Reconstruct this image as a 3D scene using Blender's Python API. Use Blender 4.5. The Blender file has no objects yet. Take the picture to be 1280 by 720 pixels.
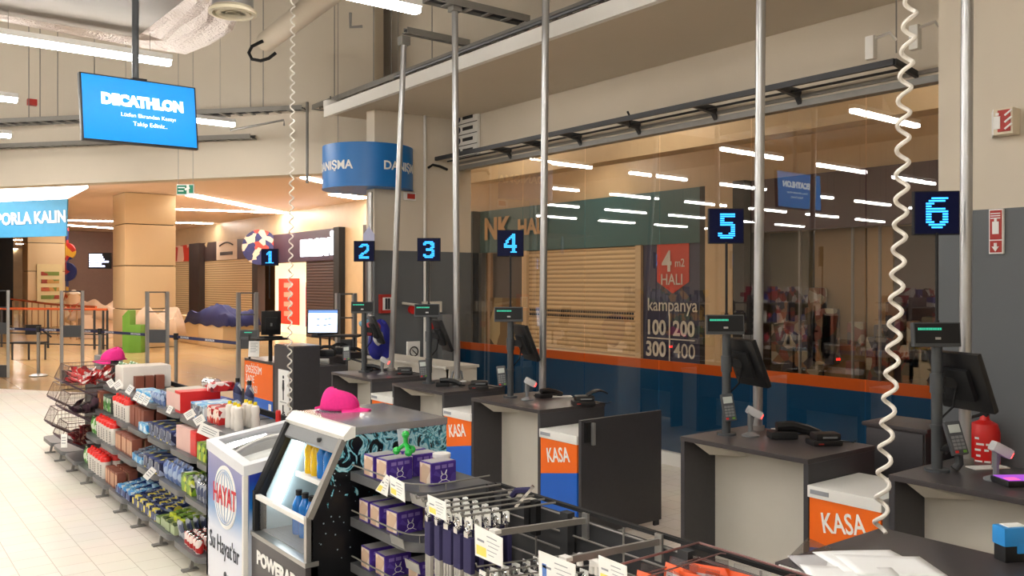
import bpy, bmesh, math, random
from mathutils import Matrix, Vector
random.seed(7)
C = bpy.context.scene.collection
PI = math.pi
H = 1.86; F = 1080.0; YAW = math.radians(37.5)
cy_, sy_ = math.cos(YAW), math.sin(YAW)
FW = Vector((sy_, cy_, 0)); RT = Vector((cy_, -sy_, 0)); UP = Vector((0, 0, 1))
# ---------------------------------------------------------------- layout helpers: photo pixel -> point of the place
def ray(u, v): return FW + RT*((u-640)/F) + UP*((354-v)/F)
def P(u, v, X=None, Y=None, Z=None, d=None):
    r = ray(u, v)
    if X is not None: d = X/r.x
    elif Y is not None: d = Y/r.y
    elif Z is not None: d = (Z-H)/r.z
    return Vector((0, 0, H)) + r*d
# ---------------------------------------------------------------- materials
MATS = {}
def mat(name, col, rough=.6, metal=0, emit=None, es=0, noise=None, nscale=8, bump=0, spec=.5, alpha=1, coat=0):
    if name in MATS: return MATS[name]
    m = bpy.data.materials.new(name); m.use_nodes = True; nt = m.node_tree; b = nt.nodes['Principled BSDF']
    b.inputs['Base Color'].default_value = (*col, 1); b.inputs['Roughness'].default_value = rough
    b.inputs['Metallic'].default_value = metal; b.inputs['Specular IOR Level'].default_value = spec
    b.inputs['Alpha'].default_value = alpha; b.inputs['Coat Weight'].default_value = coat
    if emit: b.inputs['Emission Color'].default_value = (*emit, 1); b.inputs['Emission Strength'].default_value = es
    n = .06 if noise is None else noise
    if n or bump:
        tc = nt.nodes.new('ShaderNodeTexCoord'); tx = nt.nodes.new('ShaderNodeTexNoise')
        tx.inputs['Scale'].default_value = nscale; tx.inputs['Detail'].default_value = 4
        nt.links.new(tc.outputs['Object'], tx.inputs['Vector'])
        if n:
            mx = nt.nodes.new('ShaderNodeMix'); mx.data_type = 'RGBA'
            mx.inputs[6].default_value = (*[c*(1-n*1.6) for c in col], 1); mx.inputs[7].default_value = (*[min(1, c*(1+n)) for c in col], 1)
            nt.links.new(tx.outputs['Fac'], mx.inputs[0]); nt.links.new(mx.outputs[2], b.inputs['Base Color'])
        if bump:
            bp = nt.nodes.new('ShaderNodeBump'); bp.inputs['Strength'].default_value = bump; bp.inputs['Distance'].default_value = .01
            nt.links.new(tx.outputs['Fac'], bp.inputs['Height']); nt.links.new(bp.outputs[0], b.inputs['Normal'])
    MATS[name] = m; return m
def srgb(r, g, b):
    f = lambda c: (c/255/12.92) if c/255 <= .04045 else ((c/255+.055)/1.055)**2.4
    return (f(r), f(g), f(b))
def sm(name, r, g, b, **k): return mat(name, srgb(r, g, b), **k)
WALL = sm('plaster_cream', 214, 203, 186, rough=.85, noise=.03, nscale=2)
WALLG = sm('plaster_grey', 98, 102, 105, rough=.6, noise=.04, nscale=3)
BULK = sm('plaster_warm', 204, 192, 174, rough=.85, noise=.03, nscale=1.5)
WHITE = sm('white_paint', 235, 233, 228, rough=.5, noise=.02)
PAPER = sm('paper', 245, 244, 240, rough=.8, noise=.02)
DARK = sm('dark_laminate', 64, 62, 65, rough=.42, noise=.08, nscale=30)
DARKT = sm('dark_laminate_top', 70, 65, 66, rough=.33, noise=.1, nscale=40)
CREAMP = sm('pale_panel', 214, 208, 196, rough=.55, noise=.02)
BLACK = sm('black_plastic', 24, 24, 26, rough=.4, noise=.05)
BLACKM = sm('black_matt', 16, 16, 18, rough=.7, noise=.05)
MASTM = sm('mast_grey', 70, 73, 76, rough=.45, noise=.04)
GREYP = sm('grey_plastic', 120, 122, 124, rough=.5, noise=.04)
SHELF = sm('shelf_grey', 104, 105, 108, rough=.4, metal=.35, noise=.05, nscale=20)
SHELFD = sm('shelf_dark', 62, 63, 66, rough=.5, metal=.2, noise=.05)
STEEL = sm('galvanised', 178, 178, 176, rough=.32, metal=.85, noise=.06, nscale=6)
STEELD = sm('steel_dull', 142, 139, 134, rough=.5, metal=.3, noise=.08, nscale=12)
ALU = sm('aluminium', 182, 182, 182, rough=.36, metal=.75, noise=.03)
CHROME = sm('chrome', 225, 225, 225, rough=.15, metal=1, noise=.02)
ORANGE = sm('orange_vinyl', 250, 112, 22, rough=.45, noise=.02)
BLUE = sm('blue_vinyl', 24, 100, 205, rough=.45, noise=.02)
NAVYF = sm('navy_film', 0, 74, 118, rough=.3, noise=.04, nscale=1.5)
ORF = sm('orange_film', 236, 100, 14, rough=.3, noise=.03)
SIGNB = sm('sign_blue', 10, 112, 190, rough=.4, noise=.03)
RED = sm('red_plastic', 215, 30, 28, rough=.35, noise=.05)
REDSIGN = sm('red_sign', 178, 44, 34, rough=.5, noise=.05)
PINK = sm('pink_cloth', 238, 40, 140, rough=.8, noise=.08, nscale=60, bump=.2)
CORD = sm('white_cord', 236, 230, 220, rough=.4, noise=.02)
TAN = sm('tan_stone', 218, 192, 152, rough=.3, noise=.04, nscale=1.2)
TANW = sm('tan_wood', 206, 180, 142, rough=.4, noise=.08, nscale=3)
MCEIL = sm('mall_ceiling', 230, 208, 194, rough=.7, noise=.02)
DBROWN = sm('dark_brown', 52, 38, 36, rough=.5, noise=.06)
GREEN = sm('green_panel', 104, 158, 52, rough=.5, noise=.05)
CLOTHB = sm('navy_cloth', 42, 48, 104, rough=.9, noise=.12, nscale=5, bump=.3)
CLOTHW = sm('cream_cloth', 228, 200, 176, rough=.9, noise=.08, nscale=5, bump=.3)
GLOW = mat('lamp_white', (1, 1, 1), emit=(1, .96, .90), es=60, noise=0)
GLOWM = mat('mall_strip', (1, 1, 1), emit=(1, .93, .82), es=50, noise=0)
GLOWC = mat('corridor_strip', (1, 1, 1), emit=(1, .93, .82), es=34, noise=0)
GLOWP = mat('mall_lightbox', (1, 1, 1), emit=(1, .93, .84), es=8, noise=0)
LEDC = mat('led_cyan', (.02, .2, .5), emit=(.03, .36, 1), es=2.7, noise=0)
LEDBK = mat('led_back', (.003, .004, .012), rough=.6, spec=.15, emit=(0, .005, .12), es=.12, noise=0)
VFD = mat('vfd_green', (0, .3, .2), emit=(.1, 1, .6), es=.45, noise=0)
SCANR = mat('scanner_red', (.8, 0, 0), emit=(1, .03, .02), es=12, noise=0)
SCREEN = mat('screen_lit', (.5, .6, .8), emit=(.72, .82, 1), es=1.3, noise=0)
SCRBAR = mat('screen_bar', (.1, .2, .5), emit=(.15, .3, .75), es=1.1, noise=0)
SCRDK = mat('screen_marks', (.2, .3, .4), emit=(.25, .32, .42), es=.8, noise=0)
TVB = mat('tv_blue', (.0, .25, .75), rough=.3, spec=.15, emit=(.008, .2, .66), es=.72, noise=0)
TVW = mat('tv_white', (1, 1, 1), emit=(.9, .95, 1), es=1.2, noise=0)
SIGNW = mat('sign_glow', (1, 1, 1), emit=(.85, .9, 1), es=5, noise=0)
INK = sm('ink', 40, 40, 44, rough=.7, noise=0)
INKL = sm('ink_light', 150, 152, 158, rough=.7, noise=0)
YEL = sm('yellow_print', 240, 225, 110, rough=.7, noise=0)
def bright_tile(name, c1, c2, grout, bw, bh, rough=.25, off=.5, mort=.006, rot=0, gl=.5, mort_strong=True):
    m = bpy.data.materials.new(name); m.use_nodes = True; nt = m.node_tree; b = nt.nodes['Principled BSDF']
    tc = nt.nodes.new('ShaderNodeTexCoord'); mp = nt.nodes.new('ShaderNodeMapping'); mp.inputs['Rotation'].default_value = (0, 0, rot)
    br = nt.nodes.new('ShaderNodeTexBrick'); br.inputs['Color1'].default_value = (*c1, 1); br.inputs['Color2'].default_value = (*c2, 1)
    br.inputs['Mortar'].default_value = (*grout, 1); br.inputs['Scale'].default_value = 1; br.inputs['Mortar Size'].default_value = mort
    br.inputs['Brick Width'].default_value = bw; br.inputs['Row Height'].default_value = bh; br.offset = off; br.inputs['Mortar Smooth'].default_value = .3
    nz = nt.nodes.new('ShaderNodeTexNoise'); nz.inputs['Scale'].default_value = 1.3; nz.inputs['Detail'].default_value = 6
    mx = nt.nodes.new('ShaderNodeMix'); mx.data_type = 'RGBA'; mx.blend_type = 'MULTIPLY'; mx.inputs[0].default_value = .18
    nt.links.new(tc.outputs['Object'], mp.inputs['Vector']); nt.links.new(mp.outputs[0], br.inputs['Vector']); nt.links.new(mp.outputs[0], nz.inputs['Vector'])
    nt.links.new(br.outputs['Color'], mx.inputs[6]); nt.links.new(nz.outputs['Color'], mx.inputs[7]); nt.links.new(mx.outputs[2], b.inputs['Base Color'])
    b.inputs['Roughness'].default_value = rough; b.inputs['Specular IOR Level'].default_value = gl
    MATS[name] = m; return m
FLOORM = bright_tile('store_tile', srgb(248, 240, 226), srgb(244, 236, 221), srgb(196, 182, 162), .21, .215, rough=.38, rot=PI/2, mort=.0025)
MFLOOR = bright_tile('mall_tile', srgb(232, 200, 150), srgb(226, 192, 140), srgb(186, 150, 104), .8, .8, rough=.16, off=0, mort=.004)
def stripes(name, c1, c2, scale, rough=.5, axis='Z', metal=0):
    m = bpy.data.materials.new(name); m.use_nodes = True; nt = m.node_tree; b = nt.nodes['Principled BSDF']
    tc = nt.nodes.new('ShaderNodeTexCoord'); w = nt.nodes.new('ShaderNodeTexWave'); w.bands_direction = axis; w.inputs['Scale'].default_value = scale
    r = nt.nodes.new('ShaderNodeValToRGB'); r.color_ramp.elements[0].color = (*c1, 1); r.color_ramp.elements[0].position = .1; r.color_ramp.elements[1].color = (*c2, 1); r.color_ramp.elements[1].position = .5
    nt.links.new(tc.outputs['Object'], w.inputs['Vector']); nt.links.new(w.outputs['Fac'], r.inputs[0]); nt.links.new(r.outputs[0], b.inputs['Base Color'])
    bp = nt.nodes.new('ShaderNodeBump'); bp.inputs['Strength'].default_value = .4; bp.inputs['Distance'].default_value = .02
    nt.links.new(w.outputs['Fac'], bp.inputs['Height']); nt.links.new(bp.outputs[0], b.inputs['Normal'])
    b.inputs['Roughness'].default_value = rough; b.inputs['Metallic'].default_value = metal; MATS[name] = m; return m
SHUT = stripes('shutter_tan', srgb(166, 140, 104), srgb(216, 190, 148), 3.2)
SHUTD = stripes('shutter_dark', srgb(38, 26, 26), srgb(66, 46, 44), 3.2)
def foil(name):
    m = bpy.data.materials.new(name); m.use_nodes = True; nt = m.node_tree; b = nt.nodes['Principled BSDF']
    b.inputs['Base Color'].default_value = (.5, .45, .42, 1); b.inputs['Metallic'].default_value = .8; b.inputs['Roughness'].default_value = .36
    tc = nt.nodes.new('ShaderNodeTexCoord'); v = nt.nodes.new('ShaderNodeTexVoronoi'); v.inputs['Scale'].default_value = 5; n = nt.nodes.new('ShaderNodeTexNoise'); n.inputs['Scale'].default_value = 9; n.inputs['Detail'].default_value = 5
    nt.links.new(tc.outputs['Object'], n.inputs['Vector']); nt.links.new(n.outputs['Color'], v.inputs['Vector'])
    bp = nt.nodes.new('ShaderNodeBump'); bp.inputs['Strength'].default_value = .8; bp.inputs['Distance'].default_value = .03
    nt.links.new(v.outputs['Distance'], bp.inputs['Height']); nt.links.new(bp.outputs[0], b.inputs['Normal']); MATS[name] = m; return m
FOIL = foil('crumpled_foil')
DUCTM = sm('duct_grey', 126, 119, 112, rough=.7, metal=.1, noise=.12, nscale=2.5, bump=.3)
def glassm(name, tint=(1, 1, 1), ior=1.5, k=1.0, rough=0.0):
    m = bpy.data.materials.new(name); m.use_nodes = True; nt = m.node_tree
    for n in list(nt.nodes): nt.nodes.remove(n)
    o = nt.nodes.new('ShaderNodeOutputMaterial'); t = nt.nodes.new('ShaderNodeBsdfTransparent'); g = nt.nodes.new('ShaderNodeBsdfGlossy')
    t.inputs[0].default_value = (*tint, 1); g.inputs['Roughness'].default_value = rough; L = nt.links.new
    r0 = ((ior-1)/(ior+1))**2; lw = nt.nodes.new('ShaderNodeLayerWeight'); lw.inputs[0].default_value = .5
    pw = nt.nodes.new('ShaderNodeMath'); pw.operation = 'POWER'; pw.inputs[1].default_value = 5; L(lw.outputs['Facing'], pw.inputs[0])
    ml = nt.nodes.new('ShaderNodeMath'); ml.operation = 'MULTIPLY_ADD'; ml.inputs[1].default_value = (1-r0); ml.inputs[2].default_value = min(.5, r0*2*k); ml.use_clamp = True; L(pw.outputs[0], ml.inputs[0])
    mx = nt.nodes.new('ShaderNodeMixShader'); L(ml.outputs[0], mx.inputs[0])
    L(t.outputs[0], mx.inputs[1]); L(g.outputs[0], mx.inputs[2]); L(mx.outputs[0], o.inputs[0]); MATS[name] = m; return m
GLASS = glassm('window_glass', (.78, .79, .77), 1.52, 1.9)
GLASST = glassm('thin_glass', (.95, .97, .97), 1.45, .8)
PLAST = glassm('clear_plastic', (.88, .88, .9), 1.45, 1.6, .15)
def ramp(name, stops, axis='Z', rough=.4, lo=0, hi=1):
    """printed colour gradient along one generated axis"""
    m = bpy.data.materials.new(name); m.use_nodes = True; nt = m.node_tree; b = nt.nodes['Principled BSDF']
    tc = nt.nodes.new('ShaderNodeTexCoord'); s = nt.nodes.new('ShaderNodeSeparateXYZ'); r = nt.nodes.new('ShaderNodeValToRGB')
    nt.links.new(tc.outputs['Generated'], s.inputs[0]); nt.links.new(s.outputs[axis], r.inputs[0]); nt.links.new(r.outputs[0], b.inputs['Base Color'])
    e = r.color_ramp.elements
    e[0].position, e[0].color = stops[0][0], (*srgb(*stops[0][1]), 1); e[1].position, e[1].color = stops[-1][0], (*srgb(*stops[-1][1]), 1)
    for p, c in stops[1:-1]: x = e.new(p); x.color = (*srgb(*c), 1)
    b.inputs['Roughness'].default_value = rough; MATS[name] = m; return m
def splash(name):
    m = bpy.data.materials.new(name); m.use_nodes = True; nt = m.node_tree; b = nt.nodes['Principled BSDF']; L = nt.links.new
    tc = nt.nodes.new('ShaderNodeTexCoord'); s = nt.nodes.new('ShaderNodeSeparateXYZ'); L(tc.outputs['Generated'], s.inputs[0])
    n = nt.nodes.new('ShaderNodeTexNoise'); n.inputs['Scale'].default_value = 9; n.inputs['Detail'].default_value = 7; n.inputs['Distortion'].default_value = 2.5; L(tc.outputs['Object'], n.inputs['Vector'])
    # splash mask: strong at the top, and along a falling streak
    a = nt.nodes.new('ShaderNodeMath'); a.operation = 'MULTIPLY_ADD'; a.inputs[1].default_value = .62; a.inputs[2].default_value = -.56; L(s.outputs['Z'], a.inputs[0])
    x = nt.nodes.new('ShaderNodeMath'); x.operation = 'MULTIPLY_ADD'; x.inputs[1].default_value = .16; L(s.outputs['X'], x.inputs[0]); L(a.outputs[0], x.inputs[2])
    ad = nt.nodes.new('ShaderNodeMath'); L(x.outputs[0], ad.inputs[0]); L(n.outputs['Fac'], ad.inputs[1])
    r = nt.nodes.new('ShaderNodeValToRGB'); L(ad.outputs[0], r.inputs[0]); r.color_ramp.elements[0].position = .57; r.color_ramp.elements[0].color = (*srgb(12, 13, 16), 1)
    r.color_ramp.elements[1].position = .60; r.color_ramp.elements[1].color = (*srgb(90, 180, 200), 1)
    for p, c in ((.66, (190, 225, 230)), (.70, (60, 150, 175)), (.78, (12, 20, 30)), (.83, (120, 200, 212))): e = r.color_ramp.elements.new(p); e.color = (*srgb(*c), 1)
    v = nt.nodes.new('ShaderNodeTexVoronoi'); v.inputs['Scale'].default_value = 24; L(tc.outputs['Object'], v.inputs['Vector'])
    lt = nt.nodes.new('ShaderNodeMath'); lt.operation = 'LESS_THAN'; lt.inputs[1].default_value = .10; L(v.outputs['Distance'], lt.inputs[0])
    mx = nt.nodes.new('ShaderNodeMix'); mx.data_type = 'RGBA'; L(lt.outputs[0], mx.inputs[0]); L(r.outputs[0], mx.inputs[6]); mx.inputs[7].default_value = (*srgb(150, 170, 180), 1)
    L(mx.outputs[2], b.inputs['Base Color']); b.inputs['Roughness'].default_value = .3; MATS[name] = m; return m
SPLASH = splash('splash_print')
def patches(name, cols, scale=14, rough=.4, stretch=(1, 1, 1)):
    """small printed patches of colour (packaging)"""
    m = bpy.data.materials.new(name); m.use_nodes = True; nt = m.node_tree; b = nt.nodes['Principled BSDF']; L = nt.links.new
    tc = nt.nodes.new('ShaderNodeTexCoord'); mp = nt.nodes.new('ShaderNodeMapping'); mp.inputs['Scale'].default_value = stretch; v = nt.nodes.new('ShaderNodeTexVoronoi'); v.inputs['Scale'].default_value = scale
    L(tc.outputs['Object'], mp.inputs[0]); L(mp.outputs[0], v.inputs['Vector']); s = nt.nodes.new('ShaderNodeSeparateXYZ'); L(v.outputs['Color'], s.inputs[0])
    r = nt.nodes.new('ShaderNodeValToRGB'); r.color_ramp.interpolation = 'CONSTANT'; L(s.outputs[0], r.inputs[0]); e = r.color_ramp.elements
    e[0].position = 0; e[0].color = (*srgb(*cols[0]), 1); e[1].position = 1/len(cols); e[1].color = (*srgb(*cols[1]), 1)
    for i, c in enumerate(cols[2:]): q = e.new((i+2)/len(cols)); q.color = (*srgb(*c), 1)
    L(r.outputs[0], b.inputs['Base Color']); b.inputs['Roughness'].default_value = rough; MATS[name] = m; return m
# ---------------------------------------------------------------- mesh builder (world or local coordinates)
class MB:
    def __init__(s): s.v = []; s.f = []; s.m = []; s.mi = 0; s.T = None
    def add(s, vs, fs):
        b = len(s.v); s.v += [(s.T @ Vector(x)) if s.T else Vector(x) for x in vs]; s.f += [tuple(b+i for i in f) for f in fs]; s.m += [s.mi]*len(fs); return s
    def bm(s, bm):
        bm.verts.index_update(); return s.add([v.co.copy() for v in bm.verts], [[v.index for v in f.verts] for f in bm.faces])
    def box(s, x0, x1, y0, y1, z0, z1, bev=0, M=None):
        if bev:
            bm = bmesh.new(); bmesh.ops.create_cube(bm, size=1)
            for v in bm.verts: v.co = Vector((x0+(x1-x0)*(v.co.x+.5), y0+(y1-y0)*(v.co.y+.5), z0+(z1-z0)*(v.co.z+.5)))
            bmesh.ops.bevel(bm, geom=bm.edges[:], offset=bev, segments=2, affect='EDGES', profile=.7)
            if M: bm.transform(M)
            s.bm(bm); bm.free(); return s
        vs = [Vector(p) for p in ((x0,y0,z0),(x1,y0,z0),(x1,y1,z0),(x0,y1,z0),(x0,y0,z1),(x1,y0,z1),(x1,y1,z1),(x0,y1,z1))]
        if M: vs = [M @ v for v in vs]
        return s.add(vs, [(0,3,2,1),(4,5,6,7),(0,1,5,4),(1,2,6,5),(2,3,7,6),(3,0,4,7)])
    def bar(s, p, q, w, h, up=UP):
        p, q = Vector(p), Vector(q); a = (q-p).normalized(); r = a.cross(up)
        if r.length < 1e-4: r = a.cross(Vector((0, 1, 0)))
        r.normalize(); t = r.cross(a)
        vs = [c + r*(i*w/2) + t*(j*h/2) for c in (p, q) for i, j in ((-1,-1),(1,-1),(1,1),(-1,1))]
        return s.add(vs, [(3,2,1,0),(4,5,6,7),(0,1,5,4),(1,2,6,5),(2,3,7,6),(3,0,4,7)])
    def cyl(s, p, q, r, r2=None, n=14, cap=True):
        r2 = r if r2 is None else r2; p, q = Vector(p), Vector(q); a = (q-p).normalized(); x = a.orthogonal().normalized(); y = a.cross(x)
        vs = [p + (x*math.cos(2*PI*i/n) + y*math.sin(2*PI*i/n))*r for i in range(n)] + [q + (x*math.cos(2*PI*i/n) + y*math.sin(2*PI*i/n))*r2 for i in range(n)]
        fs = [(i, (i+1) % n, n+(i+1) % n, n+i) for i in range(n)]
        if cap: fs += [tuple(reversed(range(n))), tuple(range(n, 2*n))]
        return s.add(vs, fs)
    def tube(s, pts, r, n=8, closed=False):
        pts = [Vector(p) for p in pts]; vs = []; N = len(pts); a0 = None
        for k, p in enumerate(pts):
            t = (pts[min(k+1, N-1)] - pts[max(k-1, 0)]).normalized()
            if a0 is None: a0 = t.orthogonal().normalized()
            a0 = (a0 - t*a0.dot(t)).normalized(); b0 = t.cross(a0)
            vs += [p + (a0*math.cos(2*PI*i/n) + b0*math.sin(2*PI*i/n))*r for i in range(n)]
        fs = [(k*n+i, k*n+(i+1) % n, (k+1)*n+(i+1) % n, (k+1)*n+i) for k in range(N-1) for i in range(n)]
        fs += [tuple(reversed(range(n))), tuple(range((N-1)*n, N*n))]
        return s.add(vs, fs)
    def lathe(s, c, prof, n=24, sx=1, sy=1):
        c = Vector(c); vs = []
        for r, z in prof: vs += [c + Vector((r*sx*math.cos(2*PI*i/n), r*sy*math.sin(2*PI*i/n), z)) for i in range(n)]
        fs = [(k*n+i, k*n+(i+1) % n, (k+1)*n+(i+1) % n, (k+1)*n+i) for k in range(len(prof)-1) for i in range(n)]
        if prof[0][0] > 1e-5: fs.append(tuple(reversed(range(n))))
        if prof[-1][0] > 1e-5: fs.append(tuple(range((len(prof)-1)*n, len(prof)*n)))
        return s.add(vs, fs)
    def prism(s, poly, vec):
        vec = Vector(vec); n = len(poly); poly = [Vector(p) for p in poly]
        nn = Vector((0, 0, 0))
        for i in range(n): nn += poly[i].cross(poly[(i+1) % n])
        if nn.dot(vec) < 0: poly.reverse()
        return s.add(poly + [p+vec for p in poly], [tuple(reversed(range(n))), tuple(range(n, 2*n))] + [(i, (i+1) % n, n+(i+1) % n, n+i) for i in range(n)])
    def quad(s, *p): return s.add(p, [tuple(range(len(p)))])
    def grid(s, f, nu, nv):
        return s.add([f(i/nu, j/nv) for j in range(nv+1) for i in range(nu+1)], [(j*(nu+1)+i, j*(nu+1)+i+1, (j+1)*(nu+1)+i+1, (j+1)*(nu+1)+i) for j in range(nv) for i in range(nu)])
def wm(o):
    M = o.matrix_basis.copy()
    return wm(o.parent) @ M if o.parent else M
def obj(name, mb, m, parent=None, label=None, cat=None, group=None, kind=None, smooth=True, keep=False, solid=0):
    """one mesh object; top level: origin at its base centre; child: coordinates are world unless keep"""
    ms = m if isinstance(m, (list, tuple)) else [m]
    vs = [Vector(v) for v in mb.v]; loc = Vector((0, 0, 0))
    if parent is None and not keep:
        loc = Vector(((min(v.x for v in vs)+max(v.x for v in vs))/2, (min(v.y for v in vs)+max(v.y for v in vs))/2, min(v.z for v in vs)))
        vs = [v-loc for v in vs]
    elif parent is not None and not keep:
        I = wm(parent).inverted(); vs = [I @ v for v in vs]
    me = bpy.data.meshes.new(name); me.from_pydata(vs, [], mb.f)
    for x in ms: me.materials.append(x)
    me.polygons.foreach_set('material_index', mb.m); me.update()
    if smooth:
        me.polygons.foreach_set('use_smooth', [True]*len(me.polygons)); me.set_sharp_from_angle(angle=math.radians(35))
    o = bpy.data.objects.new(name, me); C.objects.link(o); o.location = loc
    if parent: o.parent = parent
    if solid: md = o.modifiers.new('s', 'SOLIDIFY'); md.thickness = solid; md.offset = 0
    tag(o, label, cat, group, kind); return o
def tag(o, label=None, cat=None, group=None, kind=None):
    if label: o['label'] = label
    if cat: o['category'] = cat
    if group: o['group'] = group
    if kind: o['kind'] = kind
    return o
def thing(name, label, cat, loc=(0, 0, 0), rz=0, group=None):
    o = bpy.data.objects.new(name, None); o.empty_display_size = .1; C.objects.link(o); o.location = loc; o.rotation_euler = (0, 0, rz)
    return tag(o, label, cat, group)
def struct(name, mb, m, parent=None, **k): return obj(name, mb, m, parent, kind=None if parent else 'structure', **k)
def kids(o): return [x for x in bpy.data.objects if x.parent == o]
def dup(o, loc=None, rz=None, label=None, group=None, parent=None):
    c = o.copy(); C.objects.link(c); c.parent = parent
    if loc is not None: c.location = loc
    if rz is not None: c.rotation_euler = (0, 0, rz)
    if label: c['label'] = label
    if group: c['group'] = group
    for ch in kids(o): dup(ch, parent=c)
    return c
def frame(o, right, up=UP):
    r = Vector(right).normalized(); u = Vector(up).normalized(); n = r.cross(u); u = n.cross(r)
    return Matrix(((r.x, u.x, n.x, o[0]), (r.y, u.y, n.y, o[1]), (r.z, u.z, n.z, o[2]), (0, 0, 0, 1)))
NX = Vector((0, -1, 0)); NY = Vector((1, 0, 0))     # 'right' of a face looking to -X, and to -Y
def textm(mb, s, size, M, sx=1, ext=.001, align='CENTER', bold=0, shear=0):
    cu = bpy.data.curves.new('t', 'FONT'); cu.body = s; cu.size = size; cu.extrude = ext; cu.align_x = align; cu.align_y = 'CENTER'; cu.offset = bold; cu.shear = shear; cu.resolution_u = 3
    o = bpy.data.objects.new('t', cu); me = bpy.data.meshes.new_from_object(o)
    mb.add([M @ Vector((v.co.x*sx, v.co.y, v.co.z)) for v in me.vertices], [tuple(p.vertices) for p in me.polygons])
    bpy.data.objects.remove(o); bpy.data.meshes.remove(me); bpy.data.curves.remove(cu)
# ---------------------------------------------------------------- camera, world
cam = bpy.data.cameras.new('camera'); co = bpy.data.objects.new('camera', cam); C.objects.link(co)
cam.sensor_width = 36; cam.lens = 36*F/1280; cam.shift_y = -6/1280; cam.clip_start = .05; cam.clip_end = 300
co.location = (0, 0, H); co.rotation_euler = (PI/2, 0, -YAW); bpy.context.scene.camera = co
sc = bpy.context.scene
sc.view_settings.view_transform = 'Standard'; sc.view_settings.look = 'None'; sc.view_settings.gamma = 1; sc.view_settings.exposure = 0
try: sc.view_settings.use_curve_mapping = False
except Exception: pass
w = bpy.data.worlds.new('w'); sc.world = w; w.use_nodes = True
w.node_tree.nodes['Background'].inputs[0].default_value = (1, .93, .85, 1); w.node_tree.nodes['Background'].inputs[1].default_value = .12
# ================================================================ the setting
GX = 6.68                                    # plane of the shop window
WA = Vector((5.9, 12.3, 0)); WD = Vector((-.58, .81, 0)).normalized(); WN = Vector((WD.y, -WD.x, 0))   # oblique entrance wall
def wp(t, z, off=0): p = WA + WD*t + WN*off; p.z = z; return p
# floors
b = MB(); b.add([(-16, -6, 0), (GX+.05, -6, 0), (GX+.05, 11.4, 0), wp(0, 0), wp(27, 0)], [(0, 1, 2, 3, 4)]); struct('floor', b, FLOORM, smooth=False, keep=True)
b = MB(); b.add([(GX+.05, -12, -.004), (30, -12, -.004), (30, 75, -.004), (-30, 75, -.004), (-30, 30, -.004), wp(27, -.004), wp(0, -.004), (GX+.05, 11.4, -.004)], [(0, 1, 2, 3, 4, 5, 6, 7)]); struct('floor', b, MFLOOR, smooth=False, keep=True)
# store ceiling and hidden walls behind the viewer
b = MB().box(-16, GX+.2, -6, 40, 7.2, 7.3); struct('ceiling', b, sm('ceiling_grey', 120, 116, 110, rough=.9))
b = MB().box(-16.2, -16, -6, 36, 0, 7.2); struct('wall_left', b, WALL)
b = MB().box(-16, GX, -6.2, -6, 0, 7.2); struct('wall_back', b, WALL)
# wall above the shop window, and the pier beside it
b = MB().box(GX, GX+.25, 2.7, 12.5, 3.46, 7.2); b.box(GX-.02, GX+.25, -6, 2.7, 0, 7.2); struct('wall_right', b, WALL)
b = MB(); b.mi = 0; b.box(5.5, GX, 1.0, 2.71, 2.31, 7.2); b.mi = 1; b.box(5.5, GX, 1.0, 2.71, 0, 2.31); struct('wall_near', b, [WALL, WALLG])
# pier between window and entrance
b = MB(); b.box(5.41, GX+.25, 9.98, 10.2, 2.29, 4.12); b.mi = 1; b.box(5.41, GX+.25, 9.98, 10.2, 0, 2.29); struct('wall_corner', b, [WALL, WALLG])
# entrance header wall
b = MB(); b.prism([wp(-.9, 3.52), wp(24, 3.52), wp(24, 7.2), wp(-.9, 7.2)], WN*-.3); struct('wall_far', b, WALL)
# dropped soffit in front of the wall with its pale edge
b = MB().box(5.1, GX, -3, 10.7, 4.12, 4.2); struct('ceiling', b, BULK)
b = MB().box(5.06, 5.12, -3, 10.75, 4.09, 4.23); struct('trim_1', b, WHITE)
# ---------------------------------------------------------------- the shop window
win = thing('window_1', None, None, (GX, 6.3, 0)); win['kind'] = 'structure'
pane_y = [2.72, 3.9, 5.05, 6.2, 7.35, 8.5, 9.97]
for a, c in zip(pane_y, pane_y[1:]):
    k = math.tan(math.radians(.45))*2.4
    b = MB(); b.box(0, .012, a+.006, c-.006, 0, 0); b.v = []; b.f = []; b.m = []
    b.add([(GX, a+.005, .12), (GX, c-.005, .12), (GX+k, c-.005, 3.44), (GX+k, a+.005, 3.44)], [(3, 2, 1, 0)])
    obj('pane', b, GLASS, win, smooth=False)
b = MB(); b.box(GX+.035, GX+.05, 2.72, 9.97, .13, .955); obj('window_film', b, NAVYF, win, label='dark blue film on the lower glass')
b = MB(); b.box(GX+.035, GX+.05, 2.72, 9.97, .955, 1.055); obj('film_stripe', b, ORF, win, label='orange stripe across the window')
b = MB(); b.box(GX-.01, GX+.1, 2.71, 9.98, 3.42, 3.475); obj('window_frame', b, STEELD, win)
b = MB().box(GX-.03, GX+.1, 2.71, 9.98, 0, .125); b.box(GX-.034, GX, 2.71, 9.98, .118, .13); struct('baseboard_right', b, WHITE)
# ---------------------------------------------------------------- corridor and mall beyond
SX = 12.7
b = MB(); b.add([(GX+.3, -12, 4.45), (30, -12, 4.45), (30, 75, 4.45), (-30, 75, 4.45), (-30, 30, 4.45), wp(24, 4.45, -.31), wp(-.9, 4.45, -.31), (GX+.3, 12.4, 4.45)], [tuple(reversed(range(8)))]); struct('ceiling', b, MCEIL, smooth=False, keep=True)
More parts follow.
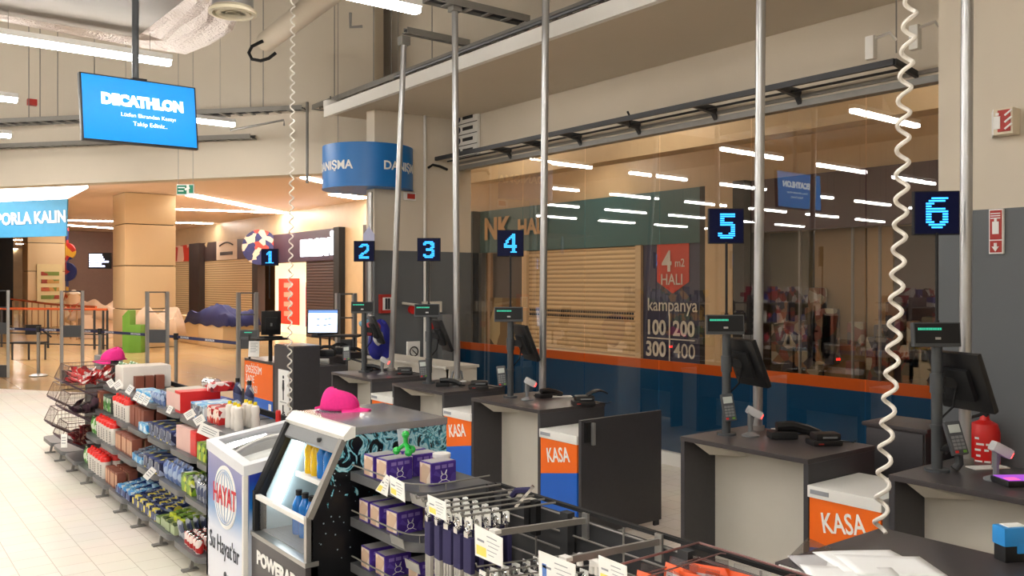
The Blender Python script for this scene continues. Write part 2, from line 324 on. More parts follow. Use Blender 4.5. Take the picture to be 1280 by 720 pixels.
# tan bulkhead just behind the glass
b = MB().box(GX+1.6, GX+1.9, -6, 12, 3.54, 4.45); struct('trim_2', b, TANW)
b = MB().box(SX, SX+.3, -12, 62, 3.66, 4.45); struct('wall_shops', b, TANW)
b = MB().box(SX+2.5, SX+2.8, -12, 62, 0, 4); struct('wall_shop_interiors', b, sm('shop_inside', 150, 120, 88, rough=.8))
b = MB().box(-30, 30, 74, 75, 0, 5); struct('wall_mall_end', b, TANW)
def sy(u): return P(u, 354, X=SX).y           # position along the row of shops of a photo column
def sz(u, v): return P(u, v, X=SX).z
def shopbox(u0, u1, z0, z1, m, name, dx=0, th=.12, parent=None, label=None, cat=None, group=None, y=None):
    y0, y1 = y or (sy(u1), sy(u0)); b = MB().box(SX+dx-th, SX+dx, y0, y1, z0, z1); return obj(name, b, m, parent, label, cat, group)
# shops of the mall (left of the pier)
t = thing('shop_front', 'shuttered shop at the far left with a red food picture on its sign band', 'shop', (SX, (sy(220)+sy(258))/2, 0))
shopbox(218, 245, 0, 2.9, SHUT, 'roller_shutter', .05, parent=t); shopbox(214, 245, 2.9, 3.66, patches('redfood', ((200, 40, 30), (225, 60, 40), (240, 200, 180), (190, 30, 24)), 1.6), 'sign_panel', 0, parent=t)
shopbox(245, 258, 0, 3.66, DBROWN, 'post', -.02, .3, parent=t)
t = thing('shop_front', 'shop with closed tan roller shutter below a band of dark picture signs', 'shop', (SX, (sy(258)+sy(326))/2, 0))
shopbox(258, 326, 0, 2.85, SHUT, 'roller_shutter', .05, parent=t)
shopbox(258, 274, 2.85, 3.66, patches('pics1', ((50, 34, 34), (230, 205, 160), (60, 42, 40), (90, 60, 52)), 1.2), 'sign_panel', 0, parent=t)
o = shopbox(274, 300, 2.85, 3.66, sm('sign_beige', 222, 200, 180), 'sign_panel', 0, parent=t)
b = MB(); M = frame((SX-.13, (sy(274)+sy(300))/2, 3.12), NX); b.box(-.75, .75, -.08, .06, 0, .01, M=M); b.tube([M @ Vector((-.8+1.6*i/12, .33+.12*math.sin(i/12*PI), .01)) for i in range(13)], .03, 5); obj('sign_marks', b, DBROWN, o)
shopbox(300, 331, 2.85, 3.66, patches('pics2', ((58, 34, 48), (70, 40, 44), (190, 160, 150), (50, 30, 40)), 1.2), 'sign_panel', 0, parent=t)
shopbox(325, 332, 0, 2.85, DBROWN, 'post', -.02, .3, parent=t)
# round hanging sign
c = P(325, 309, X=SX-.5); b = MB(); b.cyl(c-FW*.05, c+FW*.05, .66, n=32)
t = obj('round_sign', b, patches('roundsign', ((38, 40, 80), (44, 46, 90), (190, 170, 150), (38, 40, 84), (200, 60, 50)), 5), None, 'round dark blue food sign standing out over the closed tan shutter', 'sign')
# glowing shop
t = thing('shop_front', 'dark fronted shop with a glowing white name and lit window', 'shop', (SX, (sy(330)+sy(432))/2, 0))
shopbox(331, 428, 2.62, 3.66, sm('shop_purple', 62, 44, 58, rough=.4), 'fascia', 0, parent=t)
shopbox(428, 435, 0, 3.66, BLACKM, 'post', -.02, .3, parent=t)
shopbox(385, 428, 0, 2.62, SHUTD, 'roller_shutter', .05, parent=t)
shopbox(332, 384, 0, 2.62, mat('shop_inside_lit', (.9, .7, .45), emit=(1, .78, .48), es=1.4, noise=0), 'lit_interior', .5, parent=t)
b = MB(); textm(b, 'mavi', 1.15, frame((SX-.16, (sy(384)+sy(421))/2, 3.16), NX), ext=.04, bold=.03, sx=1.25); obj('glowing_lettering', b, SIGNW, t)
y0, y1 = sy(370), sy(345); b = MB().box(SX+.1, SX+.14, y0, y1, .35, sz(357, 348)); o = obj('window_poster', b, sm('poster_red', 226, 70, 52), t)
b = MB(); M = frame((SX+.09, (y0+y1)/2, 1.2), NX)
for i in range(4): b.box(-.38, .36, .5-i*.35, .68-i*.35, 0, .005, M=M)
obj('print', b, sm('poster_pale', 240, 170, 150), o)
y0, y1 = sy(383), sy(372); b = MB().box(SX+.3, SX+.34, y0, y1, .3, 1.9); obj('window_display', b, patches('shopwin', ((200, 50, 60), (250, 200, 150), (170, 60, 120), (210, 90, 60)), 2.5), t)
b = MB().box(SX-.1, SX+.3, sy(458), sy(435), 0, 3.66); struct('wall_pilaster', b, TANW)
b = MB().box(SX-.12, SX+.3, sy(466), sy(458), 0, 3.66); struct('trim_3', b, DBROWN)
b = MB().box(SX-.1, SX+.3, sy(597), sy(560), 0, 2.72); b.mi = 1; b.box(SX-.1, SX+.3, sy(597), sy(560), 2.72, 3.66); struct('wall_pilaster', b, [TANW, sm('teal_sign', 66, 112, 118)])
# carpet shop seen through the glass
t = thing('carpet_shop', 'carpet shop with teal sign band and roller shutter seen through the glass', 'shop', (SX, sy(740), 0))
shopbox(604, 880, 2.62, 3.66, sm('teal_band', 52, 96, 100, rough=.4), 'sign_band', .02, parent=t)
shopbox(597, 604, 0, 3.66, BLACKM, 'post', -.02, .3, parent=t)
shopbox(604, 608, 0, 2.62, STEEL, 'frame_post', -.02, parent=t)
shopbox(609, 658, 0, 1.5, patches('rugs', ((150, 130, 90), (120, 96, 60), (176, 160, 120), (96, 80, 56)), 3, stretch=(1, 1, .3)), 'rug_display', .2, parent=t)
shopbox(609, 658, 1.5, 2.62, sm('shop_grey_inside', 108, 100, 94), 'shop_interior', .3, parent=t)
shopbox(658, 664, 0, 2.62, TANW, 'frame_post', -.02, parent=t)
o = shopbox(664, 800, 0, 2.6, SHUT, 'roller_shutter', .05, parent=t)
b = MB()
zz = sz(730, 391)
for i in range(46):
    for j in range(2): yy = sy(800)+.1+(sy(668)-sy(800))*i/46; b.box(SX-.075, SX-.068, yy, yy+.06, zz-.1*j, zz-.1*j+.05)
obj('perforation', b, BLACKM, o)
shopbox(800, 807, 0, 2.62, TANW, 'frame_post', -.02, parent=t)
p = shopbox(807, 878, sz(840, 470), sz(840, 302), sm('poster_navy', 52, 54, 84), 'poster', -.04, .03, parent=t)
ym = (sy(807)+sy(878))/2; W_ = sy(807)-sy(878)
def pt(u, v): q = P(u, v, X=SX-.09); return q
y0, y1 = pt(861, 0).y, pt(821, 0).y; b = MB(); z1, z0, z00 = pt(840, 304).z, pt(840, 352).z, pt(840, 367).z
b.prism([(SX-.085, y0, z1), (SX-.085, y1, z1), (SX-.085, y1, z0), (SX-.085, (y0+y1)/2, z00), (SX-.085, y0, z0)], (.01, 0, 0)); obj('shield', b, sm('shield_red', 200, 62, 44), p, smooth=False)
b = MB()
for s, u, v, sz_ in (('4', 834, 328, .56), ('m2', 850, 329, .22), ('HALI', 840, 350, .30), ('kampanya', 840, 382, .36), ('100', 820, 410, .40), ('200', 855, 412, .40), ('300', 820, 437, .40), ('400', 856, 440, .40)):
    textm(b, s, sz_, frame(pt(u, v)-Vector((.01, 0, 0)), NX), sx=.9, bold=.012 if s == '4' or s[0] in '123' else .002)
z = pt(840, 424).z; b.box(SX-.1, SX-.09, y0-.15, y1+.25, z-.012, z+.012); b.box(SX-.1, SX-.09, ym-.01, ym+.02, z-.5, z+.5)
obj('lettering', b, sm('poster_white', 210, 208, 200), p, smooth=False)
b = MB(); textm(b, 'NK', .72, frame(pt(623, 287)-Vector((.06,0,0)), NX), bold=.03); textm(b, 'HALI', .50, frame(pt(667, 284)-Vector((.06,0,0)), NX), bold=.02); obj('sign_lettering', b, sm('letters_tan', 200, 165, 120), t, smooth=False)
shopbox(880, 888, 0, 3.66, BLACKM, 'post', -.0, .12, parent=t)
b = MB().box(SX-.15, SX+.3, sy(930), sy(888), 0, 3.66); struct('wall_pilaster', b, TANW)
t = thing('shop_front', 'shop with dark plum sign band and glass doors behind the window', 'shop', (SX, sy(1050), 0))
shopbox(930, 944, 0, 3.66, BLACKM, 'post', -.02, .3, parent=t)
shopbox(944, 1260, 2.75, 3.66, sm('plum', 66, 34, 48, rough=.4), 'fascia', 0, parent=t)
for i, (a, c) in enumerate(((946, 1000), (1002, 1066), (1068, 1100), (1102, 1180))):
    shopbox(a, c, 0, 2.75, [sm('inside_olive', 84, 74, 48), sm('inside_brown', 150, 120, 80), sm('inside_tan', 176, 140, 92), sm('inside_dark', 60, 36, 30)][i], 'window_display', .5, parent=t)
for a in (945, 1000, 1066, 1100): shopbox(a, a+2, 0, 2.75, STEELD, 'door_frame', 0, .05, parent=t)
b = MB()
for k in range(28):
    yy = random.uniform(sy(1180), sy(950)); zz = random.uniform(.2, 1.0); hh = random.uniform(.3, .9); b.box(SX+.1, SX+.3, yy, yy+.25, zz, zz+hh, bev=.05)
obj('goods', b, patches('goods', ((90, 80, 60), (130, 96, 66), (60, 54, 60), (160, 150, 130), (120, 60, 44)), 6), t)
# mall columns
def column(x0, x1, y0, y1, label):
    t = thing('mall_column', label, 'column', ((x0+x1)/2, (y0+y1)/2, 0)); zs = [0, 1.55, 2.55, 3.1, 4.45][:]; zs = [0, 1.12, 2.36, 3.55, 4.45]
    for a, c in zip(zs, zs[1:]): obj('stone_panel', MB().box(x0, x1, y0, y1, a+.012, c-.012, bev=.015), TAN, t)
    obj('core', MB().box(x0+.05, x1-.05, y0+.05, y1-.05, 0, 4.44), DBROWN, t); return t
column(6.2, 7.6, 26.1, 27.5, 'square tan stone column beside the green stand')
t = column(5.9, 7.3, 40.8, 42.2, 'farther square tan column with a picture board on it')
a = P(46, 330, Y=40.75); c = P(78, 378, Y=40.75); b = MB().box(a.x, c.x, 40.70, 40.78, c.z, a.z); o = obj('picture_board', b, sm('board_cream', 226, 208, 160), t)
b = MB()
for i in range(4):
    for j in range(4): x = a.x+.15+(c.x-a.x-.3)*i/4; z = c.z+.15+(a.z-c.z-.3)*j/4; b.box(x, x+.18, 40.68, 40.70, z, z+.16)
obj('food_pictures', b, patches('foodpics', ((190, 90, 50), (120, 140, 60), (200, 150, 80), (160, 60, 40)), 4), o)
b = MB().box(-2, 4.55, 41, 41.6, 0, 4.45); struct('wall_far_left', b, sm('brown_wall', 170, 118, 86, rough=.5))
b = MB().box(7.6, 12.4, 47, 47.3, 0, 4.45); struct('wall_far_centre', b, sm('grey_brown_wall', 134, 104, 92, rough=.5))
b = MB().box(4.55, 5.8, 44, 44.3, 0, 4.1); struct('wall_recess', b, BLACKM)
a = P(111, 326, d=38); b = MB(); b.bar(a-RT*.0, a+RT*1.0, .08, .7); t = obj('departure_board', b, BLACK, None, 'lit white and blue display board hanging behind the large column', 'sign', keep=False)
b = MB()
for i in range(6): q = a - FW*.06 + RT*.05 + UP*(.26-.1*i); b.bar(q, q+RT*random.uniform(.5, .9), .02, .07)
obj('lit_rows', b, mat('board_lit', (1, 1, 1), emit=(.6, .68, 1), es=3, noise=0), t)
a = P(84, 330, d=38.5); b = MB(); 
for i, (dz, r) in enumerate(((.55, .38), (-.35, .42))): b.cyl(a+UP*dz-FW*.05, a+UP*dz+FW*.05, r, n=20)
b.bar(a-UP*1.2, a+UP*1.6, .1, .1); obj('round_shop_signs', b, patches('rsig', ((40, 50, 110), (190, 40, 40), (220, 170, 60)), 2), None, 'pair of small round shop signs on a post beside the far column', 'sign')
# mall lighting strips in the ceiling, light box and banner at the entrance
def strip(u0, v0, u1, v1, w, label):
    p, q = P(u0, v0, Z=4.43), P(u1, v1, Z=4.43); b = MB().bar(p, q, w, .03); return obj('ceiling_strip_light', b, GLOWM, None, label, 'light', 'strip lights in the mall ceiling')
lab = 'warm strip light set into the pink mall ceiling'
for s in ((238, 244, 352, 266, .3), (200, 261, 470, 270, .16), (200, 278, 266, 279.5, .16), (60, 275, 150, 277, .12), (60, 280, 150, 286, .16), (60, 292, 150, 296, .16), (10, 300, 150, 301, .16), (20, 305, 100, 306.5, .14), (16, 311, 42, 312, .14), (380, 222, 405, 228, .2), (420, 243, 452, 248, .5)): strip(*s, lab)
for y in (4, 8, 11): obj('ceiling_strip_light', MB().box(GX+.7, GX+.85, y-1.2, y, 4.41, 4.44), GLOWC, None, 'warm fill strip added unseen behind the window top to brighten the tan bulkhead', 'light', 'strip lights in the mall ceiling')  # added fill strips, out of view, brightening the bulkhead side that faces the glass
for y in (4, 13): obj('ceiling_strip_light', MB().box(8.9, 12.2, y, y+.16, 4.41, 4.44), GLOWC, None, lab, 'light', 'strip lights in the mall ceiling')
b = MB(); z = 4.0; pts = [P(-60, 241.5, Z=z), P(110, 235, Z=z), P(84, 248.5, Z=z), P(-60, 255, Z=z)]; b.prism(pts, (0, 0, .12)); obj('light_box', b, GLOWP, None, 'large white luminous panel above the blue banner', 'light', smooth=False)
d = 23.5; a, c = P(-70, 250, d=d), P(84, 247, d=d); b = MB(); b.mi = 0; b.prism([P(-70, 256, d=d), P(84, 248, d=d), P(83, 295, d=d), P(-70, 299, d=d)], FW*.06)
t = obj('hanging_banner', b, sm('banner_blue', 62, 150, 204, rough=.5), None, 'blue hanging banner with the white words PORLA KALIN', 'banner', smooth=False)
q = P(83, 271, d=d)-FW*.02; b = MB(); M = frame(q, (P(83, 271, d=d)-P(-60, 278, d=d))); textm(b, 'SPORLA KALIN', .44, M, sx=.70, align='RIGHT', bold=.016); obj('lettering', b, PAPER, t, smooth=False)
# exit sign on two wires
d = 13; a, c = P(221, 230, d=d), P(243, 244.5, d=d); t = thing('exit_sign', 'small green and white exit sign hanging on two thin wires', 'sign', P(232, 245, d=d))
b = MB().bar((a+c)/2-RT*.13, (a+c)/2+RT*.13, .03, .16); obj('sign_box', b, WHITE, t)
m_ = (a+c)/2-FW*.02; b = MB(); b.bar(m_-RT*.12, m_+RT*.02, .01, .13); b.bar(m_+RT*.06+UP*.01, m_+RT*.12+UP*.01, .01, .12); obj('green_field', b, sm('exit_green', 20, 120, 90), t)
b = MB(); M = frame(m_-FW*.012, RT); b.bar(m_-RT*.10-FW*.01+UP*.03, m_-RT*.0-FW*.01+UP*.03, .004, .014); b.bar(m_-RT*.10-FW*.01-UP*.02, m_-RT*.02-FW*.01-UP*.02, .004, .014); b.bar(m_+RT*.0-FW*.01, m_+RT*.07-FW*.01+UP*.03, .004, .03); obj('running_figure', b, PAPER, t)
for s in (-.11, .11): obj('wire', MB().cyl(m_+RT*s+FW*.02+UP*.08, m_+RT*s+FW*.02+UP*5.0 if 0 else Vector((*(m_+RT*s+FW*.02).xy, 7.2)), .004, n=5), STEELD, t)
# ---------------------------------------------------------------- mall furniture
# railing
rd = 24.6
def rp(u, z, d=rd): p = P(u, 354, d=d); return Vector((p.x, p.y, z))
t = thing('railing', 'mall balustrade with orange handrail and glass infill', 'railing', rp(60, 0))
b = MB(); b.tube([rp(-30, 1.12, 25.4), rp(65, 1.12, 24.8), rp(134, 1.12, 24.2)], .035, 6); obj('handrail', b, sm('orange_rail', 206, 96, 50), t)
for u, dd in ((2, 25.2), (60, 24.8), (118, 24.3), (129, 24.25), (134, 24.2)): obj('post', MB().bar(rp(u, 0, dd), rp(u, 1.1, dd), .05, .07), SHELFD, t)
for z in (.12, .42, .55): obj('rail', MB().tube([rp(-30, z, 25.4), rp(134, z, 24.2)], .02, 5), SHELFD, t)
t = thing('railing', 'second balustrade with orange handrail running away behind the first', 'railing', rp(40, 0, 33))
b = MB(); b.tube([rp(14, 1.2, 36), rp(66, 1.1, 31), rp(120, 1.1, 27.5)], .04, 6); obj('handrail', b, sm('orange_rail', 206, 96, 50), t)
for i in range(12): u = 16+8*i; dd = 36-8.5*i/11; obj('baluster', MB().bar(rp(u, 0, dd), rp(u, 1.12, dd), .04, .05), sm('tan_metal', 170, 130, 90), t)
# bench
a = rp(36, 0, 21); t = thing('bench', 'black metal bench standing before the mall balustrade', 'bench', a)
for s in (-.2, .2):
    obj('seat', MB().bar(a+RT*(s-.19)+UP*.42, a+RT*(s+.19)+UP*.42, .4, .03), BLACKM, t)
obj('backrest', MB().bar(a+RT*-.18+UP*.72+FW*.18, a+RT*.2+UP*.72+FW*.18, .03, .24), BLACKM, t)
for s in (-.4, .0, .4): obj('leg', MB().bar(a+RT*s, a+RT*s+UP*.42, .04, .04), SHELFD, t)
obj('armrest', MB().bar(a+RT*.35+UP*.75-FW*.1, a+RT*.55+UP*.55, .05, .04), BLACKM, t)
# covered stall
def cloth(name, c, L, W, z0, z1, m, label, cat, seed=0, right=RT, drop=.2, fw=FW):
    rnd = random.Random(seed); ph = [rnd.uniform(0, 6) for _ in range(6)]
    def f(u, v):
        x, y = (u-.5)*L, (v-.5)*W; e = max(abs(u-.5), abs(v-.5))*2
        hh = z0 + (z1-z0)*(.55+.45*math.sin(u*7+ph[0])*math.cos(v*5+ph[1])) * (1-max(0, e-.75)*4*.9) - (drop if e > .99 else drop*.3*max(0, (e-.85)/.15))
        hh += .03*math.sin(u*23+ph[2]) + .02*math.sin(v*31+ph[3])
        return c + right*x + fw*y + UP*hh
    return obj(name, MB().grid(f, 30, 14), m, None, label, cat, solid=.02)
b = MB(); c = rp(124, 0, 29.5); b.box(-.6, .6, -.4, .4, 0, .8, bev=.05, M=frame((c.x, c.y, 0), RT, FW) if 0 else Matrix.Translation((c.x, c.y, 0)))
obj('market_stall', b, CLOTHW, None, 'low stall wrapped in cream cloth behind the mall balustrade', 'stall'); cloth('cloth_cover', c, 1.7, 1, .82, 1.35, CLOTHW, 'cream dust cloth thrown over the low stall by the column', 'cloth', 3)
b = MB(); c = rp(92, 0, 33.5); b.lathe((c.x, c.y, 0), [(.45, 0), (.5, .4), (.42, 1.0), (.3, 1.45), (.05, 1.6)], 16); obj('covered_goods', b, patches('covgoods', ((226, 190, 150), (210, 90, 60), (240, 220, 190), (200, 160, 110)), 4), None, 'heap of goods under a pale cover behind the handrail', 'goods')
# green stand
c = rp(166, 0, 23.3); b = MB(); yy = Matrix.Translation((c.x, c.y, 0)) @ Matrix.Rotation(-YAW, 4, 'Z')
b.box(-.02, .3, -.2, .2, 0, .74, bev=.01, M=yy); b.prism([yy @ Vector(p) for p in ((-.2, -.18, 0), (0, -.18, 0), (0, -.18, 1.12), (-.05, -.18, 1.14), (-.2, -.18, .98))], yy.to_3x3() @ Vector((0, .36, 0)))
obj('green_stand', b, GREEN, None, 'lime green stand leaning beside the big tan column', 'stand')
# planter wall with goods
x0, x1 = 8.4, 9.4; b = MB(); t = thing('counter_island', 'long tan mall counter island behind the belt barrier', 'counter', (x0+.5, 26.5, 0))
for a, c in ((24.4, 26.6), (26.62, 28.8)): obj('panel', MB().box(x0, x1, a, c, 0, .84, bev=.01), TAN, t)
cloth('blue_cover', Vector((8.85, 25.9, 0)), 3.9, 1.0, .84, 1.22, CLOTHB, 'dark blue cloth draped over the tan counter island', 'cloth', 5, right=Vector((0, -1, 0)), drop=.22, fw=Vector((1, 0, 0)))
cloth('cream_cover', rp(199, 0, 24.2), 1.25, .7, .72, 1.2, CLOTHW, 'crumpled cream cloth over goods beside the green stand', 'cloth', 9, drop=.3)
# belt barrier
def stanchion(u, d, label):
    p = rp(u, 0, d); t = thing('stanchion', label, 'stanchion', p); x, y = p.x, p.y
    obj('base', MB().lathe((x, y, 0), [(.17, 0), (.17, .02), (.12, .04), (.03, .055)], 24), ALU, t)
    obj('post', MB().cyl((x, y, .04), (x, y, .9), .032, n=14), STEELD, t); obj('belt_head', MB().cyl((x, y, .88), (x, y, .99), .042, n=14), BLACK, t); return p
s0 = stanchion(48, 17.3, 'belt stanchion with round base left of the pink cap'); s1 = stanchion(125, 16.6, 'dark belt stanchion standing between the second pair of gate posts'); s2 = stanchion(220, 15.0, 'belt stanchion right of the middle security gate')
sa = rp(-40, 0, 18.2); se = rp(297, 0, 13.4)
tm = sm('belt_text', 200, 205, 220, noise=0)
for a, c, l in ((sa, s0, 'navy barrier belt running out of the picture on the left'), (s0, s1, 'navy barrier belt between the first two stanchions'), (s1, s2, 'navy barrier belt passing the middle security gate'), (s2, se, 'navy barrier belt ending at the gate beside the return desk')):
    a = Vector((*a.xy, .93)); c = Vector((*c.xy, .93)); t = obj('barrier_belt', MB().tube([a, c], .003, 4) if 0 else MB().bar(a, c, .004, .05), sm('belt_navy', 36, 44, 88), None, l, 'belt')
    L_ = (c-a).length; r_ = (c-a).normalized(); nrm = r_.cross(UP); k = 0
    while .35+k*.95 < L_-.2:
        q = a + r_*(.35+k*.95); b = MB(); textm(b, 'DECATHLON', .042, frame(q+nrm*.0045, r_), bold=.002, sx=1.3); k += 1
        obj('belt_lettering', b, tm, t, smooth=False)
# security gates
def gate(u0, u1, d, label):
    c = rp((u0+u1)/2, 0, d); w = (u1-u0)/F*d/2; t = thing('security_gate', label, 'gate', c)
    for s in (-1, 1): obj('upright', MB().bar(c+RT*s*w, c+RT*s*w+UP*1.72, .05, .07), ALU, t)
    obj('top_bar', MB().bar(c-RT*w+UP*1.71, c+RT*w+UP*1.71, .03, .02), SHELFD, t); obj('cross_bar', MB().bar(c-RT*w+UP*1.38, c+RT*w+UP*1.38, .03, .02), SHELFD, t)
    obj('dark_panel', MB().bar(c-RT*w+UP*.97, c+RT*w+UP*.97, .03, .22), SHELFD, t); obj('foot_panel', MB().bar(c-RT*w+UP*.13, c+RT*w+UP*.13, .06, .24), SHELFD, t)
gate(-16, 10, 17.0, 'security gate cut off by the left edge, beside the first stanchion'); gate(77, 103, 16, 'security gate directly behind the small pink cap'); gate(184, 209, 14.5, 'security gate in front of the green stand and tan column')
gate(298, 320, 13.2, 'security gate beside the orange return desk panel'); gate(422, 443, 12, 'security gate between the lit monitor and the grey pier')
# ================================================================ ceiling lights of the store
def lamp(xr, y, z=4.03, L=1.6):
    t = thing('linear_lamp', None, 'light', (xr-L/2, y, z))
    obj('housing', MB().box(xr-L, xr, y-.045, y+.045, z+.02, z+.075), WHITE, t)
    obj('diffuser', MB().box(xr-L+.01, xr-.01, y-.044, y+.044, z-.03, z+.021, bev=.012), GLOW, t)
    for s in (.2, L-.2): obj('suspension_wire', MB().cyl((xr-s, y, z+.07), (xr-s, y, 7.2), .003, n=4), STEELD, t)
    return t
first = lamp(0, 0); first.location = (3.6-.8, 5.9, 4.03); first['label'] = 'long white linear lamp at the top centre, left of the metal poles'; first['group'] = 'linear ceiling lamps'
named = {(8.8, 0): 'nearest and longest white linear lamp, above the blue television', (11.7, 0): 'white linear lamp whose end shows right of the television', (11.7, 1): 'white linear lamp cut by the left edge, the upper of two', (14.6, 0): 'white linear lamp cut by the left edge, the lower of two'}
for y, xs in ((-4, 4.2), (-1.5, 3.2), (.5, 4.0), (3.0, 3.0), (5.9, 3.6), (8.8, 2.52), (11.7, 4.19), (14.6, 1.9), (17.5, -.7), (20.4, -3.2)):
    for k in range(7):
        if (y, k) == (5.9, 0): continue
        xr = xs-2.6*k
        if xr < -13 or xr-1.6 < -13.5: continue
        if (y < -2) or (y < 1 and k < 1): continue
        if y > 16 and xr > 1: continue
        dup(first, (xr-.8, y, 4.03), label=named.get((y, k), 'white linear ceiling lamp seen only as a reflection in the shop window'))
# lamps closer to the wall row seen in the glass
# ---------------------------------------------------------------- poles bringing power to the checkouts
def rp2(u, v, X): return P(u, v, X=X)
for u0, v0, u1, v1, zt, lab in ((1206, 580, 1209, -60, 7.15, 'shiny metal pole rising behind checkout six, rightmost of the poles'), (947, 537, 951, -60, 7.15, 'shiny metal pole rising from checkout five to the ceiling'), (678, 493, 682, -60, 7.15, 'shiny metal pole rising from checkout four to the ceiling'),
    (571.5, 474, 568.5, 10, 4.6, 'shiny metal pole at checkout three under the cable tray end'), (489, 463, 505, 52, 4.55, 'slanting metal pole at checkout two crossing the round blue sign')):
    p = rp2(u0, v0, 4.72); p.z = .9; q = rp2(u1, v1 if v1 > 0 else 20, 4.72)
    if v1 < 0: q = p + (q-p)*((7.2-p.z)/(q.z-p.z))
    t = thing('power_pole', lab, 'pole', p); obj('tube', MB().cyl(p, q, .031, n=18), ALU, t); obj('foot_collar', MB().cyl(p, p+(q-p).normalized()*.03, .045, n=18), STEELD, t)
    if v1 > 0: obj('top_elbow', MB().box(q.x-.05, q.x+.05, q.y-.05, q.y+.05, q.z-.04, q.z+.05), STEELD, t)
# cable trays
def tray(p, q, w, name, label, n=0, up=UP):
    p, q = Vector(p), Vector(q); a = (q-p).normalized(); r = a.cross(UP).normalized(); t = thing(name, label, 'cable tray', (p+q)/2)
    for s in (-1, 1): obj('side_rail', MB().bar(p+r*s*w/2, q+r*s*w/2, .012, .07), STEELD, t)
    b = MB(); N = max(2, int((q-p).length/.22))
    for i in range(N+1): c = p+(q-p)*(i/N)-UP*.03; b.bar(c-r*w/2, c+r*w/2, .05, .012)
    obj('rungs', b, STEELD, t, kind='stuff'); b = MB()
    for k in range(4):
        o_ = r*(w*(-.35+.22*k)); b.tube([p+(q-p)*(i/14)+o_*(1+.1*math.sin(i*1.7+k))-UP*.0 for i in range(15)], .012, 5)
    obj('cables', b, SHELFD, t); return t
tray((5.66, 12.1, 4.5), (5.66, -1.5, 4.5), .3, 'cable_tray', 'long galvanised cable tray rising to the right above the white ledge')
tray((5.5, 12.3, 4.5), (1.2, 17.3, 4.5), .3, 'cable_tray', 'galvanised cable tray running left from the corner camera')
tray((4.9, 12.9, 4.1), (.4, 19.0, 4.2), .14, 'cable_tray', 'thin lower cable tray on the far wall behind the television')
a = rp2(568.5, 10, 4.72); tray((3.4, a.y, 4.6), (5.6, a.y, 4.6), .16, 'cable_tray', 'short cable tray crossing over the top of pole three')
a = rp2(505, 52, 4.72); tray((4.74, a.y, 4.57), (5.55, a.y, 4.57), .07, 'conduit_run', 'thin bracket arm from the slanting pole to the cable tray')
# red and grey pipes along the ledge
for k, (x, z, m, lab) in enumerate(((5.3, 4.32, STEELD, 'grey conduit lying along the white ledge below the tray'), (5.38, 4.42, SHELF, 'second grey conduit above the ledge, just under the cable tray'))):
    obj('conduit', MB().cyl((x, -1.5, z), (x, 9.4, z), .022, n=8), m, None, lab, 'pipe')
for i, (u, v) in enumerate(((612, 62), (672, 38), (740, 13))):
    p = P(u, v, X=5.25); obj('red_valve', MB().cyl(p-Vector((0, .14, 0)), p+Vector((0, .14, 0)), .028, n=10), RED, None, ['red clip on the ledge beside pole three', 'red clip on the ledge beside pole four', 'red clip on the ledge nearest the top edge'][i], 'clip')
# threaded rods
rods = [(36, 50, 148), (50, 50, 148), (72, 60, 152), (118, 60, 155), (313, 30, 145), (329, 20, 145), (398, 0, 128), (418, 0, 122), (467, 0, 110), (489, 0, 100), (540, 0, 75)]
for i, (u, v0, v1) in enumerate(rods):
    p = P(u, v1, X=5.66) if u > 395 else None
    if p is None:
        r = ray(u, v1); tt = None
        # intersect with the vertical plane of the left tray
        A = Vector((5.5, 12.3, 0)); D = Vector((-4.3, 5, 0)).normalized(); N = Vector((D.y, -D.x, 0)); k = A.dot(N)/r.dot(N); p = r*k
    p.z = 4.5; obj('threaded_rod', MB().cyl(p, (p.x, p.y, 7.2), .007, n=5), STEELD, None, 'thin vertical rod holding a cable tray from the ceiling', 'rod', 'tray suspension rods')
p = P(384, 229, d=12.6); q = Vector((p.x, p.y, 4.5)); obj('hanging_conduit', MB().cyl(p, q, .022, n=8), STEELD, None, 'dark vertical pipe below the corner camera', 'pipe')
# far wall wires and pipe
def wl(u, v, off=.05):
    r = ray(u, v); k = (WA+WN*off).dot(WN)/r.dot(WN); return Vector((0, 0, H))+r*k
b = MB().tube([wl(-10, 69), wl(140, 98), wl(380, 128)], .008, 5); obj('wall_cable', b, STEELD, None, 'upper thin cable across the far beige wall', 'cable')
b = MB().tube([wl(-10, 92), wl(140, 112), wl(400, 134)], .008, 5); obj('wall_cable', b, STEELD, None, 'lower thin cable across the far beige wall', 'cable')
b = MB().tube([wl(-10, 182), wl(95, 172), wl(130, 168)], .01, 5); obj('wall_cable', b, STEELD, None, 'thin cable under the trays left of the television', 'cable')
b = MB(); pp = [P(288, 163, d=12.4), P(355, 150, d=12.4), P(355, 157, d=12.4)]; b.tube(pp, .016, 6); obj('bracket_rail', b, STEELD, None, 'thin rail with a bent end right of the television', 'rail')
p = P(40, 128, d=14.2); obj('sprinkler_box', MB().box(p.x-.07, p.x+.07, p.y-.06, p.y+.06, p.z-.05, p.z+.05, bev=.01), REDSIGN, None, 'small red box under the cable tray at upper left', 'box')
# pipe and cable loop
b = MB(); p, q = P(333, 52, d=11.5), P(440, -30, d=8.5); b.cyl(p, q, .13, n=20); obj('ventilation_pipe', b, BULK, None, 'beige round pipe running up to the top edge behind the coiled cord', 'pipe')
b = MB(); cs = [(338, 48), (327, 52), (315, 58), (311, 66), (315, 74), (326, 76), (336, 73), (345, 66)]; b.tube([P(u, v, d=11.2) for u, v in cs], .022, 7); obj('cable_loop', b, BLACKM, None, 'black cable loop hanging round the end of the beige pipe', 'cable')
b = MB(); b.tube([P(438, 16, d=9), P(438, 34, d=9), P(453, 33, d=9)], .016, 6); obj('angle_bracket', b, STEELD, None, 'small L shaped bracket below the top centre lamp', 'bracket')
